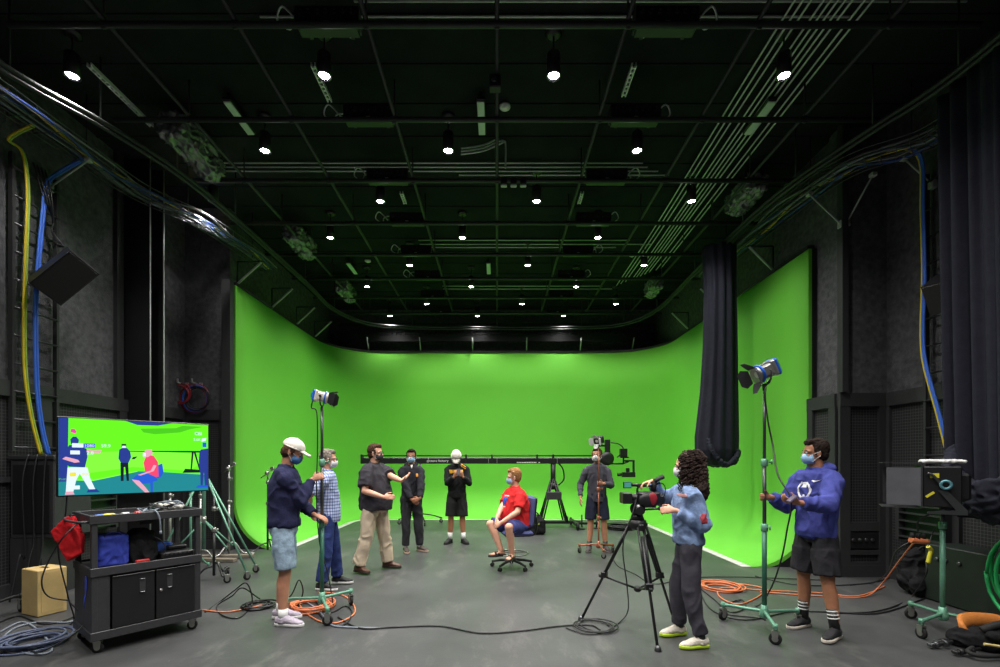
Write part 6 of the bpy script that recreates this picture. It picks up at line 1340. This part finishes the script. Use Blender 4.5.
# 9: blue hoodie
t9,d9 = person(dict(label='person in a blue hoodie with white emblem, black shorts and striped socks at the right',seed=9,H=1.755,loc=(2.93,4.33,0),face=192,skin=SK3,hairm=H_dk,hair='short',mask=MK_b,hyaw=-24,shoulder=1.06,width=1.04,legg=1.02,
  hands=[hnd((2.555,4.40,1.225),(.2,.4,-1),d=(-1,-.05,.0),n=(0,-1,0),thumb=(0,0,1),curl=1.0),hnd(W(800,503,4.0),(.6,-.5,-.9),d=(-.9,.1,.15),n=(0,.5,.7),thumb=(0,.2,1),curl=.5)],
  feet=[dict(a=(2.89,4.45,.085),yaw=200),dict(a=(2.955,4.12,.085),yaw=212)],
  top=dict(name='hoodie',m=fabric('royal_blue_fleece',(66,72,142),.07,.35,40),sleeve=1.90,ease=.032,hem=-.05,hood=1,cuff=1,band=1,wr=.009),
  bottom=dict(name='athletic_shorts',m=fabric('charcoal_shorts_mesh',(44,43,47),.1,.4,40),len=.88,ease=.026,hemr=.112,wr=.009),
  shoes=dict(kind='shoe',m=mat('black_knit_shoe',(34,33,36),.7),sole=mat('cream_black_sole',(222,214,200),.6),lace=M_black,L=.285),socks=(M_black,.17,(.085,.115,.145))))
cb9 = d9['shc']-V((0,0,.15))+d9['f']*.12; l9 = d9['l']; wm = mat('white_print2',(232,232,235),.7)
def arc(R0,R1,a0,a1,n=10): return [(R0*math.cos(a0+(a1-a0)*j/n)*.85,R0*math.sin(a0+(a1-a0)*j/n)) for j in range(n+1)]+[(R1*math.cos(a1-(a1-a0)*j/n)*.85,R1*math.sin(a1-(a1-a0)*j/n)) for j in range(n+1)]
def ringseg(a0,a1,n=4):
    for j in range(n):
        b0 = a0+(a1-a0)*j/n; b1 = a0+(a1-a0)*(j+1)/n; decal(d9,'white_emblem_arc',wm,[(.085*math.cos(b0)*.85,.085*math.sin(b0)),(.085*math.cos(b1)*.85,.085*math.sin(b1)),(.066*math.cos(b1)*.85,.066*math.sin(b1)),(.066*math.cos(b0)*.85,.066*math.sin(b0))],cb9,l9,(0,0,1),d9['top'])
ringseg(-1.25,1.15,5); ringseg(2.0,4.4,5)
decal(d9,'white_emblem_head',wm,[(-.025,.02),(.02,.02),(.028,.06),(.01,.075),(-.02,.07)],cb9,l9,(0,0,1),d9['top'])
decal(d9,'white_emblem_foot',wm,[(-.02,-.07),(.02,-.07),(.012,-.04),(-.012,-.04)],cb9,l9,(0,0,1),d9['top'])
decal(d9,'white_swoosh',wm,[(-.035,.0),(-.01,-.012),(.045,.018),(-.008,.0),(-.025,.008)],cb9+l9*.10+V((0,0,.085)),l9,(0,0,1),d9['top'])
q = MB(); p9 = W(792,499,3.94); q.box(p9,(.022,.05,.09),Matrix.Rotation(R(50),3,'Y')@Matrix.Rotation(R(20),3,'Z'),bev=.008); tag(q.build('hand_controller', mat('purple_grey_case',(72,60,84),.5)),'dark controller held in the hand of the person in the blue hoodie','controller')
EXPO = 0.16
# ================= CAMERA, WORLD =================
w = bpy.data.worlds.new('World'); SC.world = w; w.use_nodes = True
w.node_tree.nodes['Background'].inputs[0].default_value = (.02,.02,.022,1); w.node_tree.nodes['Background'].inputs[1].default_value = .2
cd = bpy.data.cameras.new('camera'); co = bpy.data.objects.new('camera', cd); COL.objects.link(co)
cd.sensor_width = 36; cd.lens = 36*F/1000; cd.shift_x = .003; cd.shift_y = .1285; cd.clip_start = .05; cd.clip_end = 60
co.location = (0,0,CH); co.rotation_euler = (PI/2,0,0); SC.camera = co
SC.view_settings.view_transform = 'Standard'; SC.view_settings.look = 'None'; SC.view_settings.gamma = 1; SC.view_settings.exposure = EXPO; SC.view_settings.use_curve_mapping = False
